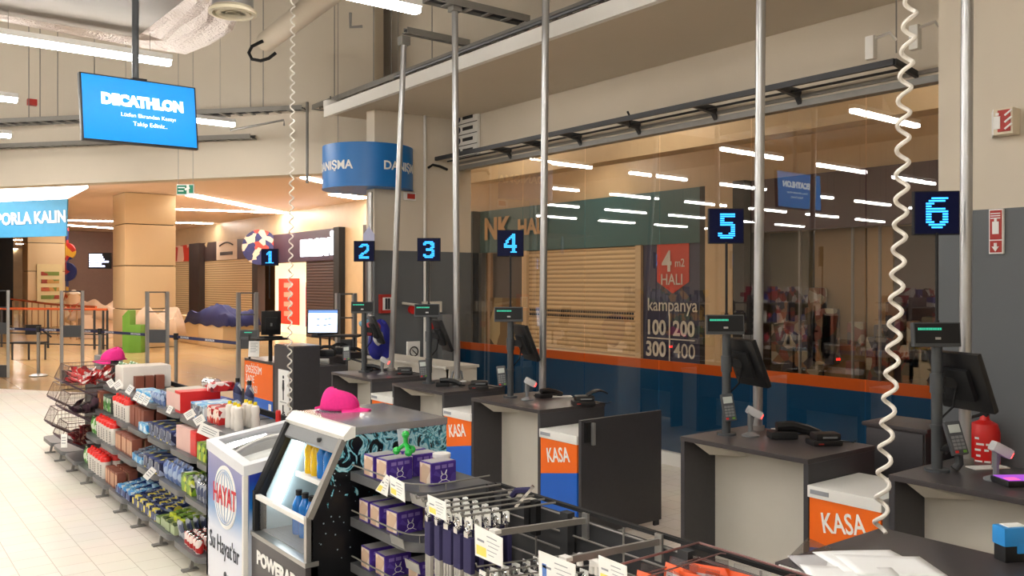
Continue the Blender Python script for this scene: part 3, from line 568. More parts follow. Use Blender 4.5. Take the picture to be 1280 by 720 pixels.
# dome camera
p = P(413, 133, d=12.2); t = thing('dome_camera', 'white dome security camera under the tray corner', 'camera', p)
obj('drop_bracket', MB().cyl((p.x, p.y, p.z+.06), (p.x, p.y, 4.5), .012, n=8), STEELD, t); obj('housing', MB().lathe((p.x, p.y, p.z-.06), [(.085, 0), (.1, .05), (.1, .13), (.06, .15)], 20), WHITE, t); obj('dome', MB().lathe((p.x, p.y, p.z-.06), [(0, -.075), (.045, -.06), (.07, -.03), (.075, 0)], 20), BLACK, t)
# ducts
def slab(pts, z0, h, m, name, label, bumps=0):
    b = MB(); pp = [P(u, v, Z=z0) for u, v in pts]; b.prism(pp, (0, 0, h)); return obj(name, b, m, None, label, 'duct', smooth=False)
slab([(-60, 8), (170, 47), (248, -14), (300, -60), (-60, -90)], 4.29, .2, DUCTM, 'ventilation_duct', 'wide grey metal duct at the top left corner')
pts = [(-60, 14), (0, 26), (60, 38), (120, 49), (180, 60), (232, 68), (262, 56), (290, 39), (298, 22), (300, 6), (292, -20)]
z0 = 4.51; top = [P(u, v, Z=z0) for u, v in pts]; inn = [P(u, v, Z=z0) for u, v in ((-60, -60), (0, -40), (60, -20), (120, 0), (150, 10), (165, 20), (185, 10), (205, 0), (220, -10), (235, -20), (250, -30))]
def duct_f(i, j):
    a, c = top[i], inn[i]; p = a.lerp(c, j/10); rnd = random.Random(i*31+j); edge = (j == 0)
    return Vector((p.x, p.y, z0+(0 if edge else rnd.uniform(-.03, .03))))
vs = [duct_f(i, j) for j in range(11) for i in range(11)]; b = MB(); b.add(vs, [(j*11+i, j*11+i+1, (j+1)*11+i+1, (j+1)*11+i) for j in range(10) for i in range(10)])
n0 = len(b.v); b.add([p for p in top]+[p+UP*.45 for p in top], [(i, i+1, 11+i+1, 11+i) for i in range(10)]); obj('foil_duct', b, FOIL, None, 'crumpled silver foil insulated duct above the television', 'duct', smooth=False)
# round air diffuser
c = P(291, 17, Z=4.16); t = thing('air_diffuser', 'round cream ceiling air diffuser at the top left', 'diffuser', c)
obj('ring', MB().lathe(c, [(.15, .02), (.17, -.01), (.2, -.005), (.2, .02), (.17, .05), (.15, .02)], 32), sm('cream_ring', 214, 204, 176), t)
b = MB()
for r in (.05, .09, .13): b.lathe(c, [(r, .0), (r+.012, -.004), (r+.02, .03), (r, .03)], 24)
obj('louvre', b, sm('cream_ring', 214, 204, 176), t); obj('dark_throat', MB().cyl(c+UP*.03, c+UP*.06, .155, n=24), BLACKM, t); obj('neck', MB().cyl(c+UP*.05, c+UP*.62, .17, n=28), STEEL, t)
# ================================================================ television
L_, R_ = Vector((1.49, 7.68, 0)), Vector((2.45, 7.79, 0)); a = (R_-L_).normalized(); cz = 3.31
t = thing('television', 'wide television with bright blue screen hanging from a pole', 'television', (L_+R_)/2+UP*3.03); roll = .03
M = frame((L_+R_)/2+UP*cz, a+UP*.0, UP)
M = M @ Matrix.Rotation(math.radians(1.2), 4, 'Z') @ Matrix.Rotation(math.radians(-4), 4, 'X')
obj('casing', MB().box(-.485, .485, -.28, .28, -.05, .0, bev=.008, M=M), BLACK, t); s = obj('screen', MB().box(-.47, .47, -.262, .268, 0, .003, M=M), TVB, t)
b = MB(); textm(b, 'DECATHLON', .118, M @ Matrix.Translation((.02, .08, .004)), sx=.96, bold=.009); obj('logo', b, TVW, s, smooth=False)
b = MB(); textm(b, 'Lütfen Ekrandan Kasayı', .045, M @ Matrix.Translation((.06, -.035, .004)), sx=1.1); textm(b, 'Takip Ediniz..', .05, M @ Matrix.Translation((.07, -.105, .004)), sx=1.1); obj('message', b, TVW, s, smooth=False)
m_ = M @ Vector((-.0, 0, -.04)); obj('bracket', MB().box(m_.x-.06, m_.x+.06, m_.y, m_.y+.1, m_.z-.2, m_.z+.3), BLACKM, t); obj('pole', MB().cyl((m_.x-.02, m_.y+.06, m_.z), (m_.x-.02, m_.y+.06, 4.29), .028, n=12), MASTM, t)
# ================================================================ round information sign
c = P(460, 300, d=11.5); c.z = 3.09; t = thing('round_information_sign', 'large round blue drum sign with white word DANIŞMA', 'sign', c); R = .595
obj('drum', MB().cyl(c, c+UP*.56, R, n=64, cap=False), SIGNB, t); obj('underside', MB().cyl(c+UP*.006, c+UP*.01, R-.01, n=64), sm('drum_underside', 196, 200, 206), t)
obj('rim', MB().lathe(c, [(R-.01, 0), (R+.006, 0), (R+.006, .012), (R-.01, .012)], 64), SIGNB, t)
def curved(s, size, ang, zc):
    b0 = MB(); textm(b0, s, size, Matrix.Identity(4), bold=.004); v2 = []
    for v in b0.v:
        th = ang + v.x/R; rr = R+.004+v.z; v2.append(c + Vector((math.sin(th)*rr, -math.cos(th)*rr, zc+v.y)))
    b0.v = v2; return b0
ang_cam = math.atan2(c.x, c.y) * -1    # angle (from -Y) that faces the viewer
for off, n_ in ((-.92, 1), (.92, 2), (2.8, 3)):
    obj('lettering', curved('DANIŞMA', .155, ang_cam+off, .27), PAPER, t, smooth=False)
for s in (-.4, .4): obj('suspension_wire', MB().cyl(c+RT*s+UP*.56, (c.x+RT.x*s, c.y+RT.y*s, 7.2), .004, n=5), STEELD, t)
# ================================================================ things on the upper right wall
t = thing('track_frame', 'dark metal ladder frame projecting above the shop window', 'frame', (6.4, 6, 3.5))
ya, yb = P(1118, 80, X=6.33).y, 9.95
obj('outer_rail', MB().bar((6.33, ya, 3.55), (6.33, yb, 3.55), .035, .05), SHELFD, t); obj('inner_rail', MB().bar((6.52, ya, 3.53), (6.52, yb, 3.53), .015, .02), SHELFD, t); obj('wall_rail', MB().bar((6.665, 2.75, 3.51), (6.665, yb, 3.51), .02, .03), STEELD, t)
obj('end_bar', MB().bar((6.33, ya, 3.55), (6.67, ya, 3.5), .03, .05), SHELFD, t)
for u in (625, 665, 712, 785, 880, 985): y = P(u, 354, X=6.5).y; obj('cross_bracket', MB().prism([(6.33, y-.02, 3.575), (6.67, y-.02, 3.575), (6.67, y-.02, 3.44), (6.62, y-.02, 3.5), (6.33, y-.02, 3.53)], (0, .04, 0)), SHELFD, t)
for u, v in ((787, 145),): p = P(u, v, X=6.4); obj('bracket_hook', MB().tube([p-UP*.12, p, p+Vector((0, .03, .05))], .012, 6), BLACKM, None, 'small black hook standing on the ladder frame', 'hook')
for i, (u, v, lab) in enumerate(((1088, 58, 'white wall sensor hanging left of the near coiled cord'), (1143, 45, 'white wall sensor partly behind the near coiled cord'))):
    p = P(u, v, X=6.2); t = thing('motion_sensor', lab, 'sensor', p-UP*.1)
    obj('sensor_body', MB().box(p.x-.02, p.x+.04, p.y-.035, p.y+.035, p.z-.1, p.z+.08, bev=.012), WHITE, t); obj('arm', MB().tube([p+Vector((.0, -.02, .05)), p+Vector((.1, -.1, .1)), p+Vector((.16, -.12, .05))], .012, 6), WHITE, t)
    obj('drop_cable', MB().tube([p+Vector((.16, -.12, -.05)), p+Vector((.16, -.12, .2)), Vector((p.x+.16, p.y-.12, 4.12))], .006, 5), STEELD, t)
# list sign near the corner
a, c = P(562, 146, X=6.62), P(596, 192, X=6.62); t = thing('rules_sign', 'white sign with four rows of black text and dark dots', 'sign', ((6.62), (a.y+c.y)/2, c.z))
y0, y1 = c.y, min(a.y, 9.9); obj('board', MB().box(6.63, 6.67, y0, y1, c.z, a.z), WHITE, t); b = MB(); b2 = MB(); M = frame((6.625, (y0+y1)/2, (a.z+c.z)/2), NX); hw, hh = (y1-y0)/2, (a.z-c.z)/2
for i in range(4):
    z = hh*(.75-.5*i); b.box(-hw*.35, hw*.6, z-.02, z+.025, 0, .004, M=M); b.box(-hw, hw, z-hh*.25-.006, z-hh*.25+.004, 0, .003, M=M); b2.cyl(M @ Vector((-hw*.75, z, 0)), M @ Vector((-hw*.75, z, .01)), .045, n=16)
obj('text_rows', b, INK, t); obj('dots', b2, sm('sign_dots', 40, 46, 70), t)
# conduits on the pier
for i, (u, v0, v1, r, lab, m) in enumerate(((463, 395, 240, .03, 'white vertical pipe on the left edge of the grey pier', ALU), (531, 395, 130, .018, 'thin white conduit in the middle of the grey pier', WHITE), (536, 470, 300, .014, 'second thin white conduit on the grey pier', WHITE))):
    p, q = P(u, v0, Y=9.95), P(u, v1, Y=9.95)
    obj('conduit', MB().cyl((p.x, 9.95, .3), (p.x, 9.95, q.z), r, n=10), m, None, lab, 'pipe')
b = MB(); b.tube([P(535, 210, Y=9.93), P(541, 206, Y=9.9), P(550, 208, Y=9.9), P(559, 212, Y=9.93)], .018, 6); obj('black_cable', b, BLACKM, None, 'short black cable bending across the white top of the pier', 'cable')
def wallsign(u0, v0, u1, v1, name, label, m, plane=('Y', 9.97), d=.02):
    a, c = P(u0, v0, **{plane[0]: plane[1]}), P(u1, v1, **{plane[0]: plane[1]}); t = thing(name, label, 'sign', ((a.x+c.x)/2, (a.y+c.y)/2, min(a.z, c.z)))
    if plane[0] == 'Y': b = MB().box(a.x, c.x, plane[1]-d, plane[1], c.z, a.z)
    else: b = MB().box(plane[1]-d, plane[1], c.y, a.y, c.z, a.z)
    obj('board', b, m, t); return t, a, c
t, a, c = wallsign(508, 427, 524, 468, 'no_smoking_sign', 'white no smoking board leaning on the grey pier', PAPER, ('Y', 9.6)); m_ = Vector(((a.x+c.x)/2, 9.57, a.z-.13)); b = MB(); b.tube([m_+Vector((.06*math.cos(i*PI/8), 0, .06*math.sin(i*PI/8))) for i in range(17)], .008, 6); b.bar(m_-RT*.045+UP*.045, m_+RT*.045-UP*.045, .01, .012); b.box(a.x+.02, c.x-.02, 9.572, 9.579, a.z-.28, a.z-.24); b.box(a.x+.03, c.x-.04, 9.572, 9.579, a.z-.34, a.z-.31); obj('pictogram', b, INK, t)
t['label'] = 'white no smoking board beside checkout three'
obj('back_board', MB().box(a.x-.04, c.x+.06, 9.6, 9.64, 0, c.z+.02), CREAMP, t)
t, a, c = wallsign(473, 368, 489, 391, 'hydrant_cabinet', 'red framed fire cabinet window on the grey pier', REDSIGN, d=.06); b = MB().box(a.x+.03, c.x-.03, 9.9, 9.915, c.z+.04, a.z-.04); obj('window', b, PAPER, t); obj('bars', MB().box(a.x+.06, a.x+.09, 9.89, 9.905, c.z+.05, a.z-.05).box(c.x-.09, c.x-.06, 9.89, 9.905, c.z+.05, a.z-.05), SHELFD, t)
t, a, c = wallsign(504, 240, 519, 251, 'fire_sign', 'small red and white fire sign under the round blue sign', WHITE); obj('red_field', MB().box(a.x+.05, c.x-.02, 9.94, 9.952, c.z+.02, a.z-.02), REDSIGN, t)
t, a, c = wallsign(527, 377, 550, 390, 'junction_box', 'small beige box on the pier behind the display of checkout three', CREAMP, d=.05)
p = P(517, 387, Y=9.93); obj('fire_bell', MB().cyl(p, p+Vector((0, .05, 0)), .06, n=18), RED, None, 'small round red alarm on the grey pier', 'alarm')
p = P(541, 407, Y=9.93); obj('alarm_light', MB().cyl(p, p+Vector((0, .05, 0)), .05, n=18), REDSIGN, None, 'small red and white round alarm right of checkout three display', 'alarm')
p, q = P(503, 379, Y=9.9), P(527, 382, Y=9.9); obj('pipe_stub', MB().tube([p, q], .018, 6), CREAMP, None, 'thin horizontal pale arm on the grey pier', 'bracket')
p = P(556, 425, Y=9.93); obj('wall_cabinet', MB().box(p.x-.09, p.x+.07, 9.85, 9.98, p.z-.4, p.z+.35, bev=.01), GREYP, None, 'narrow grey wall cabinet beside the shop window edge', 'cabinet')
p = P(461, 297, d=10.7); obj('hanging_tag', MB().prism([p+RT*-.07-UP*.12, p+RT*.07-UP*.12, p+RT*.07+UP*.04, p+UP*.14, p-RT*.07+UP*.04], FW*.02), sm('tag_lilac', 186, 190, 220), None, 'small pale house shaped tag beside the sign with number two', 'tag')
# signs on the near right pier
t = thing('fire_direction_sign', 'projecting red fire extinguisher sign high on the right wall', 'sign', (5.3, 2.2, 2.9))
a, c = P(1241, 137, X=5.4), P(1266, 166, X=5.4); obj('side_face', MB().prism([(5.4, a.y, a.z), (5.4, a.y, c.z), (5.5, a.y+.05, c.z), (5.5, a.y+.05, a.z)], (0, -.005, 0)), PAPER, t)
obj('front_board', MB().box(5.4, 5.5, c.y, a.y, c.z, a.z, bev=.004), sm('sign_cream', 226, 214, 190), t); obj('red_field', MB().box(5.392, 5.4, c.y+.012, a.y-.03, c.z+.015, a.z-.012), REDSIGN, t)
ym, zm = (a.y+c.y)/2, (a.z+c.z)/2; b = MB().box(5.386, 5.393, ym+.01, ym+.045, zm-.045, zm+.03, bev=.003); b.box(5.386, 5.393, ym+.018, ym+.035, zm+.035, zm+.05)
for k in range(3): b.bar((5.389, ym-.015, zm-.05+k*.04), (5.389, ym-.055, zm-.02+k*.04), .006, .01)
obj('pictogram', b, PAPER, t)
a, c = P(1237, 262, X=5.49), P(1255, 317, X=5.49); t = thing('extinguisher_sign', 'tall narrow red and white fire extinguisher sign on the grey wall', 'sign', (5.49, (a.y+c.y)/2, c.z))
obj('board', MB().box(5.48, 5.5, c.y, a.y, c.z, a.z), PAPER, t); hgt = a.z-c.z; b = MB().box(5.474, 5.48, c.y+.008, a.y-.008, c.z+hgt*.32, a.z-.008); b.box(5.474, 5.48, c.y+.008, a.y-.008, c.z+.008, c.z+hgt*.29); obj('red_fields', b, REDSIGN, t)
ym = (a.y+c.y)/2; b = MB().box(5.468, 5.475, ym-.02, ym+.018, c.z+hgt*.44, c.z+hgt*.72, bev=.003); b.box(5.468, 5.475, ym-.008, ym+.006, c.z+hgt*.72, c.z+hgt*.79); b.prism([(5.468, ym-.02, c.z+hgt*.16), (5.468, ym+.02, c.z+hgt*.16), (5.468, ym, c.z+hgt*.05)], (.006, 0, 0)); b.box(5.468, 5.475, ym-.008, ym+.008, c.z+hgt*.15, c.z+hgt*.24)
for k in range(3): b.box(5.468, 5.475, c.y+.014, a.y-.014, a.z-.03-k*.014, a.z-.024-k*.014)
obj('pictogram', b, PAPER, t)
# ================================================================ checkout counters
NAMES = {2: 'two', 3: 'three', 4: 'four', 5: 'five', 6: 'six'}
ZC = .9; X0, X1 = 4.14, 4.82
def counter_proto():
    t = thing('checkout_counter', None, 'counter', (X0, 0, 0))     # y from -.9 (near end) to 0
    t.location = (0, 0, 0); L = .91
    obj('worktop', MB().box(0, .68, -L, 0, ZC-.028, ZC, bev=.003), DARKT, t)
    for y in (-.03, -L): obj('side_panel', MB().box(.004, .67, y, y+.03, 0, ZC-.028), DARK, t)
    obj('light_panel', MB().box(.30, .32, -L+.03, -.03, .05, ZC-.028), CREAMP, t)
    obj('gusset', MB().prism([(.03, -.03, ZC-.03), (.30, -.03, ZC-.03), (.30, -.20, ZC-.03), (.30, -.20, ZC-.09), (.30, -.03, ZC-.13)], (0, -.002, 0)) if 0 else MB().add([(.04, -.06, ZC-.03), (.30, -.06, ZC-.03), (.30, -.30, ZC-.03), (.16, -.10, ZC-.12), (.30, -.10, ZC-.13), (.30, -.28, ZC-.12)], [(0, 3, 5, 2), (0, 1, 4, 3), (3, 4, 5), (1, 2, 5, 4), (0, 2, 1)]), CREAMP, t)
    obj('cable_clip', MB().box(.27, .30, -L+.06, -L+.17, ZC-.06, ZC-.045, bev=.003), ALU, t)
    obj('back_rail', MB().box(.62, .64, -L+.03, -.03, .45, ZC-.03), DARK, t); return t
cp = None
CY = {6: 2.29, 5: 3.66, 4: 5.96, 3: 7.29, 2: 8.61}
CLAB = {6: 'dark checkout counter with pale front panel at the right edge under number six', 5: 'dark checkout counter with pale front panel under number five', 4: 'dark checkout counter under number four, left of the swing door', 3: 'dark checkout counter under number three', 2: 'dark checkout counter under number two, beside the grey kiosk'}
cp = counter_proto(); cp.location = (X0, CY[6], 0); cp['label'] = CLAB[6]; cp['group'] = 'checkout counters'
for n in (5, 4, 3, 2): dup(cp, (X0, CY[n], 0), label=CLAB[n])
# KASA boxes
def kasa_proto():
    t = thing('checkout_sign_box', None, 'sign box', (0, 0, 0)); W = .425
    obj('top', MB().box(-.01, .5, -W, 0, .70, .765, bev=.006), WHITE, t); obj('body', MB().box(.015, .48, -W+.01, -.01, 0, .70), WHITE, t)
    f = obj('front_sign', MB().prism([(0, -.008, .70), (0, -W+.008, .70), (0, -W+.008, .497), (0, -.008, .427)], (.015, 0, 0)), ORANGE, t, label='orange upper sign field')
    g = obj('front_sign_blue', MB().prism([(0, -.008, .427), (0, -W+.008, .497), (0, -W+.008, .02), (0, -.008, .02)], (.015, 0, 0)), BLUE, t, label='blue lower sign field')
    b = MB(); textm(b, 'KASA', .15, frame((-.002, -W/2+.005, .59), NX) @ Matrix.Rotation(math.radians(9.4), 4, 'Z'), sx=.70, bold=.002); obj('lettering', b, PAPER, f, smooth=False)
    obj('arrow_mark', MB().prism([(-.003, -W+.05, .02), (-.003, -W+.16, .02), (-.003, -W+.135, .12), (-.003, -W+.05, .14)], (.003, 0, 0)), PAPER, g)
    obj('plate', MB().box(-.014, -.01, -.13, -.02, .722, .745), INKL, t, label='small grey brand plate'); return t
kp = kasa_proto()
KLAB = {5: 'white topped orange and blue KASA box right of checkout five, largest of them', 4: 'orange and blue KASA box between checkout four and the swing door', 3: 'orange and blue KASA box between checkouts three and four', 2: 'KASA box between checkouts two and three, mostly hidden'}
kp.location = (X0, CY[5]-.912, 0); kp['label'] = KLAB[5]; kp['group'] = 'checkout sign boxes'
for n in (4, 3, 2): dup(kp, (X0, CY[n]-.912, 0), label=KLAB[n])
# swing door
t = thing('swing_door', 'dark swing door standing open between checkout four and five', 'door', (4.55, 4.60, 0))
obj('leaf', MB().box(4.14, 4.97, 4.585, 4.615, .04, .88, bev=.002), DARK, t); l = obj('latch', MB().box(4.165, 4.235, 4.565, 4.585, .72, .865, bev=.006), BLACK, t); obj('latch_bar', MB().box(4.215, 4.24, 4.54, 4.565, .70, .86, bev=.004), ALU, l)
obj('support_foot', MB().box(4.9, 4.95, 4.59, 4.61, 0, .05), SHELFD, t); obj('support_foot', MB().box(4.17, 4.22, 4.59, 4.61, 0, .05), SHELFD, t)
# ---------------------------------------------------------------- masts with display and monitor
CAMD = Vector((-.66, -.75, 0)).normalized()     # masts face the queue
RS = Vector((.75, -.66, 0)).normalized()
def led(n, u, v, s, Y0):
    X = 4.41; p = P(u, v, X=X); t = thing('number_sign', f'blue glowing number {n} on a square black display panel', 'sign', (p.x, p.y, p.z-.11)); t['group'] = 'checkout number signs'
    h = .112; tp = Vector((p.x, p.y, p.z)); right = RT if n != 6 else (RT*1.0-FW*.12).normalized()
    M = frame(tp, right); obj('panel', MB().box(-h, h, -h, h, -.035, 0, bev=.004, M=M), BLACKM, t); f = obj('face', MB().box(-h+.006, h-.006, -h+.006, h-.006, 0, .002, M=M), LEDBK, t)
    G = {1: ['00011100','00111100','01111100','01011100','00011100','00011100','00011100','00011100','00011100','00011100','00011100','11111111'],
         2: ['00111110','01111111','11100011','00000011','00000011','00000111','00001110','00111100','01110000','11100000','11111111','11111111'],
         3: ['01111110','11111111','11000111','00000011','00000111','00111110','00111111','00000011','00000011','11000111','11111111','01111110'],
         4: ['00000110','00001110','00011110','00110110','01100110','01100110','11000110','11111111','11111111','00000110','00000110','00001111'],
         5: ['01111111','01111111','01100000','01100000','01111110','01111111','00000011','00000011','00000011','11000111','11111111','01111110'],
         6: ['00111111','01111110','11100000','11000000','11111110','11111111','11000011','11000011','11000011','11100111','01111110','00111100']}[n]
    b = MB(); cw, ch = .0135, .0135
    for r, row in enumerate(G):
        for c_, q in enumerate(row):
            if q == '1': x = (c_-3.5)*cw; y = (5.5-r)*ch; b.box(x-.0062, x+.0062, y-.0042, y+.0042, .002, .005, M=M)
    obj('digit', b, LEDC, f, smooth=False, kind='stuff')
    obj('sign_pole', MB().cyl((p.x, p.y, 1.66), (p.x, p.y, p.z-h+.01) + Vector() if 0 else (p.x+.0, p.y, p.z-h+.01), .008, n=8), BLACKM, t); return p
def mast(n, Y0, disp=True):
    X = 4.41; t = thing('checkout_mast', f'grey mast on checkout {NAMES[n]} carrying customer display and monitor', 'point of sale', (X, Y0, ZC)); t['group'] = 'checkout masts'
    obj('pole', MB().cyl((X, Y0, ZC), (X, Y0, 1.56), .027, n=18), MASTM, t); obj('base_plate', MB().cyl((X, Y0, ZC), (X, Y0, ZC+.015), .06, n=24), MASTM, t)
    for z in (1.12, 1.3): obj('collar', MB().cyl((X, Y0, z), (X, Y0, z+.10 if z > 1.2 else z+.02), .034, n=18), MASTM, t)
    obj('neck', MB().cyl((X, Y0, 1.5), (X, Y0, 1.67), .012, n=10), BLACKM, t)
    M = frame((X, Y0, 1.60), RT) @ Matrix.Translation((-.015, 0, .035)) @ Matrix.Rotation(math.radians(-6), 4, 'X')
    d = obj('customer_display', MB().box(-.12, .12, -.062, .062, -.035, 0, bev=.006, M=M), MASTM, t); obj('display_window', MB().box(-.112, .112, -.044, .055, 0, .003, M=M), BLACKM, d)
    b = MB(); rr = random.Random(n); x = -.098
    while x < .02: w_ = rr.uniform(.004, .010); b.box(x, x+w_, .022, .034, .003, .004, M=M); x += w_+.002
    obj('lit_text', b, VFD, d, smooth=False); obj('brand_mark', MB().box(-.012, .016, -.026, -.014, .003, .005, M=M), ALU, d)
    # monitor, seen from behind, screen towards the cashier
    A = Vector((-.31, -.95, 0)).normalized()         # width direction
    C0 = Vector((X, Y0, 1.355))+RT*.115; Mm = frame(C0, A) @ Matrix.Rotation(math.radians(22), 4, 'X')
    m_ = obj('monitor', MB().box(-.16, .16, -.16, .16, -.03, .0, bev=.008, M=Mm), BLACK, t); obj('screen_frame', MB().box(-.155, .155, -.155, .155, -.036, -.03, bev=.002, M=Mm), MASTM, m_)
    obj('rear_housing', MB().box(-.09, .09, -.09, .08, 0, .03, bev=.01, M=Mm), BLACKM, m_); q = Mm @ Vector((.0, 0, .02))
    obj('monitor_arm', MB().bar((X+.02, Y0, 1.36), q, .035, .05), BLACKM, t); obj('monitor_cable', MB().tube([q, q-UP*.12-RT*.02, (X+.03, Y0, 1.16), (X+.03, Y0, 1.0)], .006, 5), BLACKM, t)
    return t
LU = {6: (1171, 266), 5: (908, 282.5), 4: (638, 304), 3: (536, 312), 2: (455, 314), 1: (337, 321.5)}
LY = {}
for n, (u, v) in LU.items(): LY[n] = led(n, u, v, 0, 0).y
for n in (6, 5, 4, 3, 2): mast(n, LY[n])
# terminals, scanners, printers
def terminal(n, u, v, label, tilt=25, yaw=0, arm=True):
    p = P(u, v, X=4.36); t = thing('card_terminal', label, 'card terminal', p-UP*.1); t['group'] = 'card terminals'
    M = frame(p, (RT - FW*yaw).normalized()) @ Matrix.Rotation(math.radians(-tilt), 4, 'X') @ Matrix.Rotation(math.radians(6), 4, 'Z')
    obj('housing', MB().box(-.04, .04, -.085, .085, -.03, 0, bev=.01, M=M), MASTM, t); obj('screen', MB().box(-.028, .028, .025, .065, 0, .003, M=M), sm('lcd', 190, 196, 190), t)
    b = MB()
    for i in range(3):
        for j in range(4): b.box(-.028+.02*i, -.012+.02*i, -.058+.018*j, -.045+.018*j, 0, .004, M=M)
    obj('keypad', b, GREYP, t, kind='stuff'); b = MB()
    b.box(-.028, -.012, -.076, -.064, 0, .004, M=M); obj('red_key', b, RED, t); obj('green_key', MB().box(.012, .028, -.076, -.064, 0, .004, M=M), GREEN, t)
    q = M @ Vector((0, -.02, -.03)); obj('holder', MB().tube([q, q+FW*.04-UP*.03, Vector((4.41, LY[n], q.z-.06))], .012, 6), BLACKM, t); return t
terminal(6, 1196, 547, 'card payment terminal on checkout six with lit grey screen', 22)
terminal(5, 911, 509, 'card payment terminal on the mast of checkout five', 14)
terminal(4, 627, 470, 'card payment terminal left of the mast of checkout four', 8)
terminal(3, 529, 461, 'whitish card payment terminal left of the mast of checkout three', 8)
terminal(2, 433, 441, 'small card payment terminal left of the mast of checkout two', 20)
def scanner(u, v, label, flip=1, big=1):
    p = P(u, v, Z=ZC); t = thing('barcode_scanner', label, 'scanner', p); t['group'] = 'barcode scanners'; x = RT*flip
    obj('stand_base', MB().lathe(p, [(.055, 0), (.055, .008), (.03, .02), (.012, .03)], 20), GREYP, t); obj('stem', MB().tube([p+UP*.02, p+UP*.07, p+UP*.12+x*.01], .014, 8), GREYP, t)
    h = p+UP*.15+x*.02; M = frame(h, x, UP) @ Matrix.Rotation(math.radians(-28), 4, 'Z'); b = MB()
    b.box(-.045, .055, -.026, .026, -.03, .03, bev=.016, M=M); obj('head', b, sm('scanner_grey', 200, 200, 202), t); obj('scan_window', MB().box(.052, .058, -.016, .014, -.022, .022, bev=.002, M=M), SCANR, t)
    obj('handle', MB().tube([M @ Vector((-.02, -.01, 0)), p+UP*.06-x*.004], .017, 8), GREYP, t); return t
scanner(938, 545, 'pale barcode scanner with red light on checkout five'); scanner(1245, 600, 'pale barcode scanner with red light on checkout six'); scanner(659, 500, 'pale barcode scanner with red light on checkout four'); scanner(478, 468, 'whitish scanner lying by the pole of checkout two', 1)
def handset(u, v, label, big=False, s=1):
    p = P(u, v, Z=ZC); t = thing('receipt_printer' if not big else 'tag_remover', label, 'device', p)
    M = Matrix.Translation(p) @ Matrix.Rotation(-.55, 4, 'Z') @ Matrix.Scale(s, 4); b = MB()
    b.box(-.09, .09, -.06, .06, 0, .035, bev=.012, M=M); b.box(-.07, .085, -.05, .05, .03, .075, bev=.018, M=M); obj('body', b, BLACK, t)
    obj('paper_slot', MB().box(-.03, .06, -.052, -.049, .045, .056, M=M), GREYP, t); obj('led_light', MB().box(-.06, -.03, -.064, -.06, .012, .018, M=M), REDSIGN, t)
    if big: obj('lever', MB().grid(lambda i, j: M @ Vector((.03+.16*i, -.045+.09*j, .075+.05*math.sin(i*2.4)-.02*i)), 10, 3), BLACK, t, solid=.012)
    obj('cable', MB().tube([M @ Vector(q) for q in ((.09, .03, .02), (.15, .06, .006), (.2, .03, .005), (.24, .08, .005))], .004, 5), BLACKM, t); return t
handset(1030, 556, 'black boxy device on the right end of checkout five'); handset(729, 506, 'black tag remover with raised lever on checkout four', True); handset(598, 486, 'black device on the right end of checkout three'); handset(505, 468, 'black device on the right end of checkout two')
def clutter(u, v, label, seed, s=1.0, z=ZC):
    """black handheld device with coiled lead"""
    rr = random.Random(seed); p = P(u, v, Z=z); t = thing('black_handset', label, 'device', p); M = Matrix.Translation(p) @ Matrix.Rotation(-.45+rr.uniform(-.3, .3), 4, 'Z') @ Matrix.Scale(s, 4)
    obj('cradle', MB().box(-.1, .04, -.05, .05, 0, .04, bev=.015, M=M), BLACKM, t); obj('handle', MB().tube([M @ Vector(q) for q in ((-.06, 0, .06), (.02, .0, .065), (.1, .0, .045), (.16, -.01, .02))], .026*s, 8), BLACK, t)
    obj('lead', MB().tube([M @ Vector(q) for q in ((.16, -.01, .012), (.2, .05, .006), (.13, .1, .005), (.0, .09, .006), (-.08, .1, .01))], .005, 5), BLACKM, t)
clutter(985, 548, 'black handset with long lead behind the scanner of checkout five', 1, 1.2); clutter(683, 497, 'black handset behind the scanner of checkout four', 2, .9); clutter(557, 483, 'black handset beside the mast of checkout three', 3, .9); clutter(462, 464, 'flat black handset at the foot of mast two', 4, .9)
b = MB(); p = P(566, 476, Z=ZC); b.tube([p+Vector((-.02, 0, .012)), p+Vector((.0, 0, .08)), p+Vector((.03, -.03, .12)), p+Vector((.06, -.06, .09)), p+Vector((.06, -.08, .02))], .012, 7); obj('grey_hose', b, GREYP, None, 'small grey curved gooseneck on checkout three', 'device')
for u, v, l in ((700, 496, 'white paper slip by the pole on checkout four'), (1235, 585, 'white paper slip behind the scanner on checkout six'), (570, 477, 'white paper slips by the pole on checkout three'), (985, 537, 'white paper slip at the back of checkout five')):
    p = P(u, v, Z=ZC+.002); M = Matrix.Translation(p) @ Matrix.Rotation(-.5, 4, 'Z'); obj('paper_slip', MB().box(-.1, .1, -.035, .04, 0, .006, M=M), PAPER, None, l, 'paper')
# purple glowing pad on counter six
p = P(1268, 606, Z=ZC); M = Matrix.Translation(p) @ Matrix.Rotation(-.6, 4, 'Z'); t = thing('illuminated_pad', 'dark tablet lying on checkout six glowing pink and blue', 'device', p)
obj('casing', MB().box(-.07, .16, -.06, .08, 0, .03, bev=.008, M=M), BLACK, t)
m = mat('pad_glow', (.1, .05, .2), emit=(.5, .1, .8), es=.8, noise=0); obj('glass_plate', MB().box(-.06, .15, -.05, .07, .03, .033, M=M), m, t)
obj('pink_light', MB().box(-.055, .0, -.045, .0, .033, .035, M=M), mat('pad_pink', (.6, .05, .2), emit=(1, .12, .4), es=1.2, noise=0), t)
# curved grey hose at mast six
p = Vector((4.41, LY[6], ZC)); b = MB().tube([p+RT*.03+UP*.10, p+RT*.07+UP*.13, p+RT*.11+UP*.10, p+RT*.115+UP*.04, p+RT*.09+UP*.01], .022, 10); obj('cable_hose', b, MASTM, None, 'fat grey bent hose at the foot of mast six', 'hose')
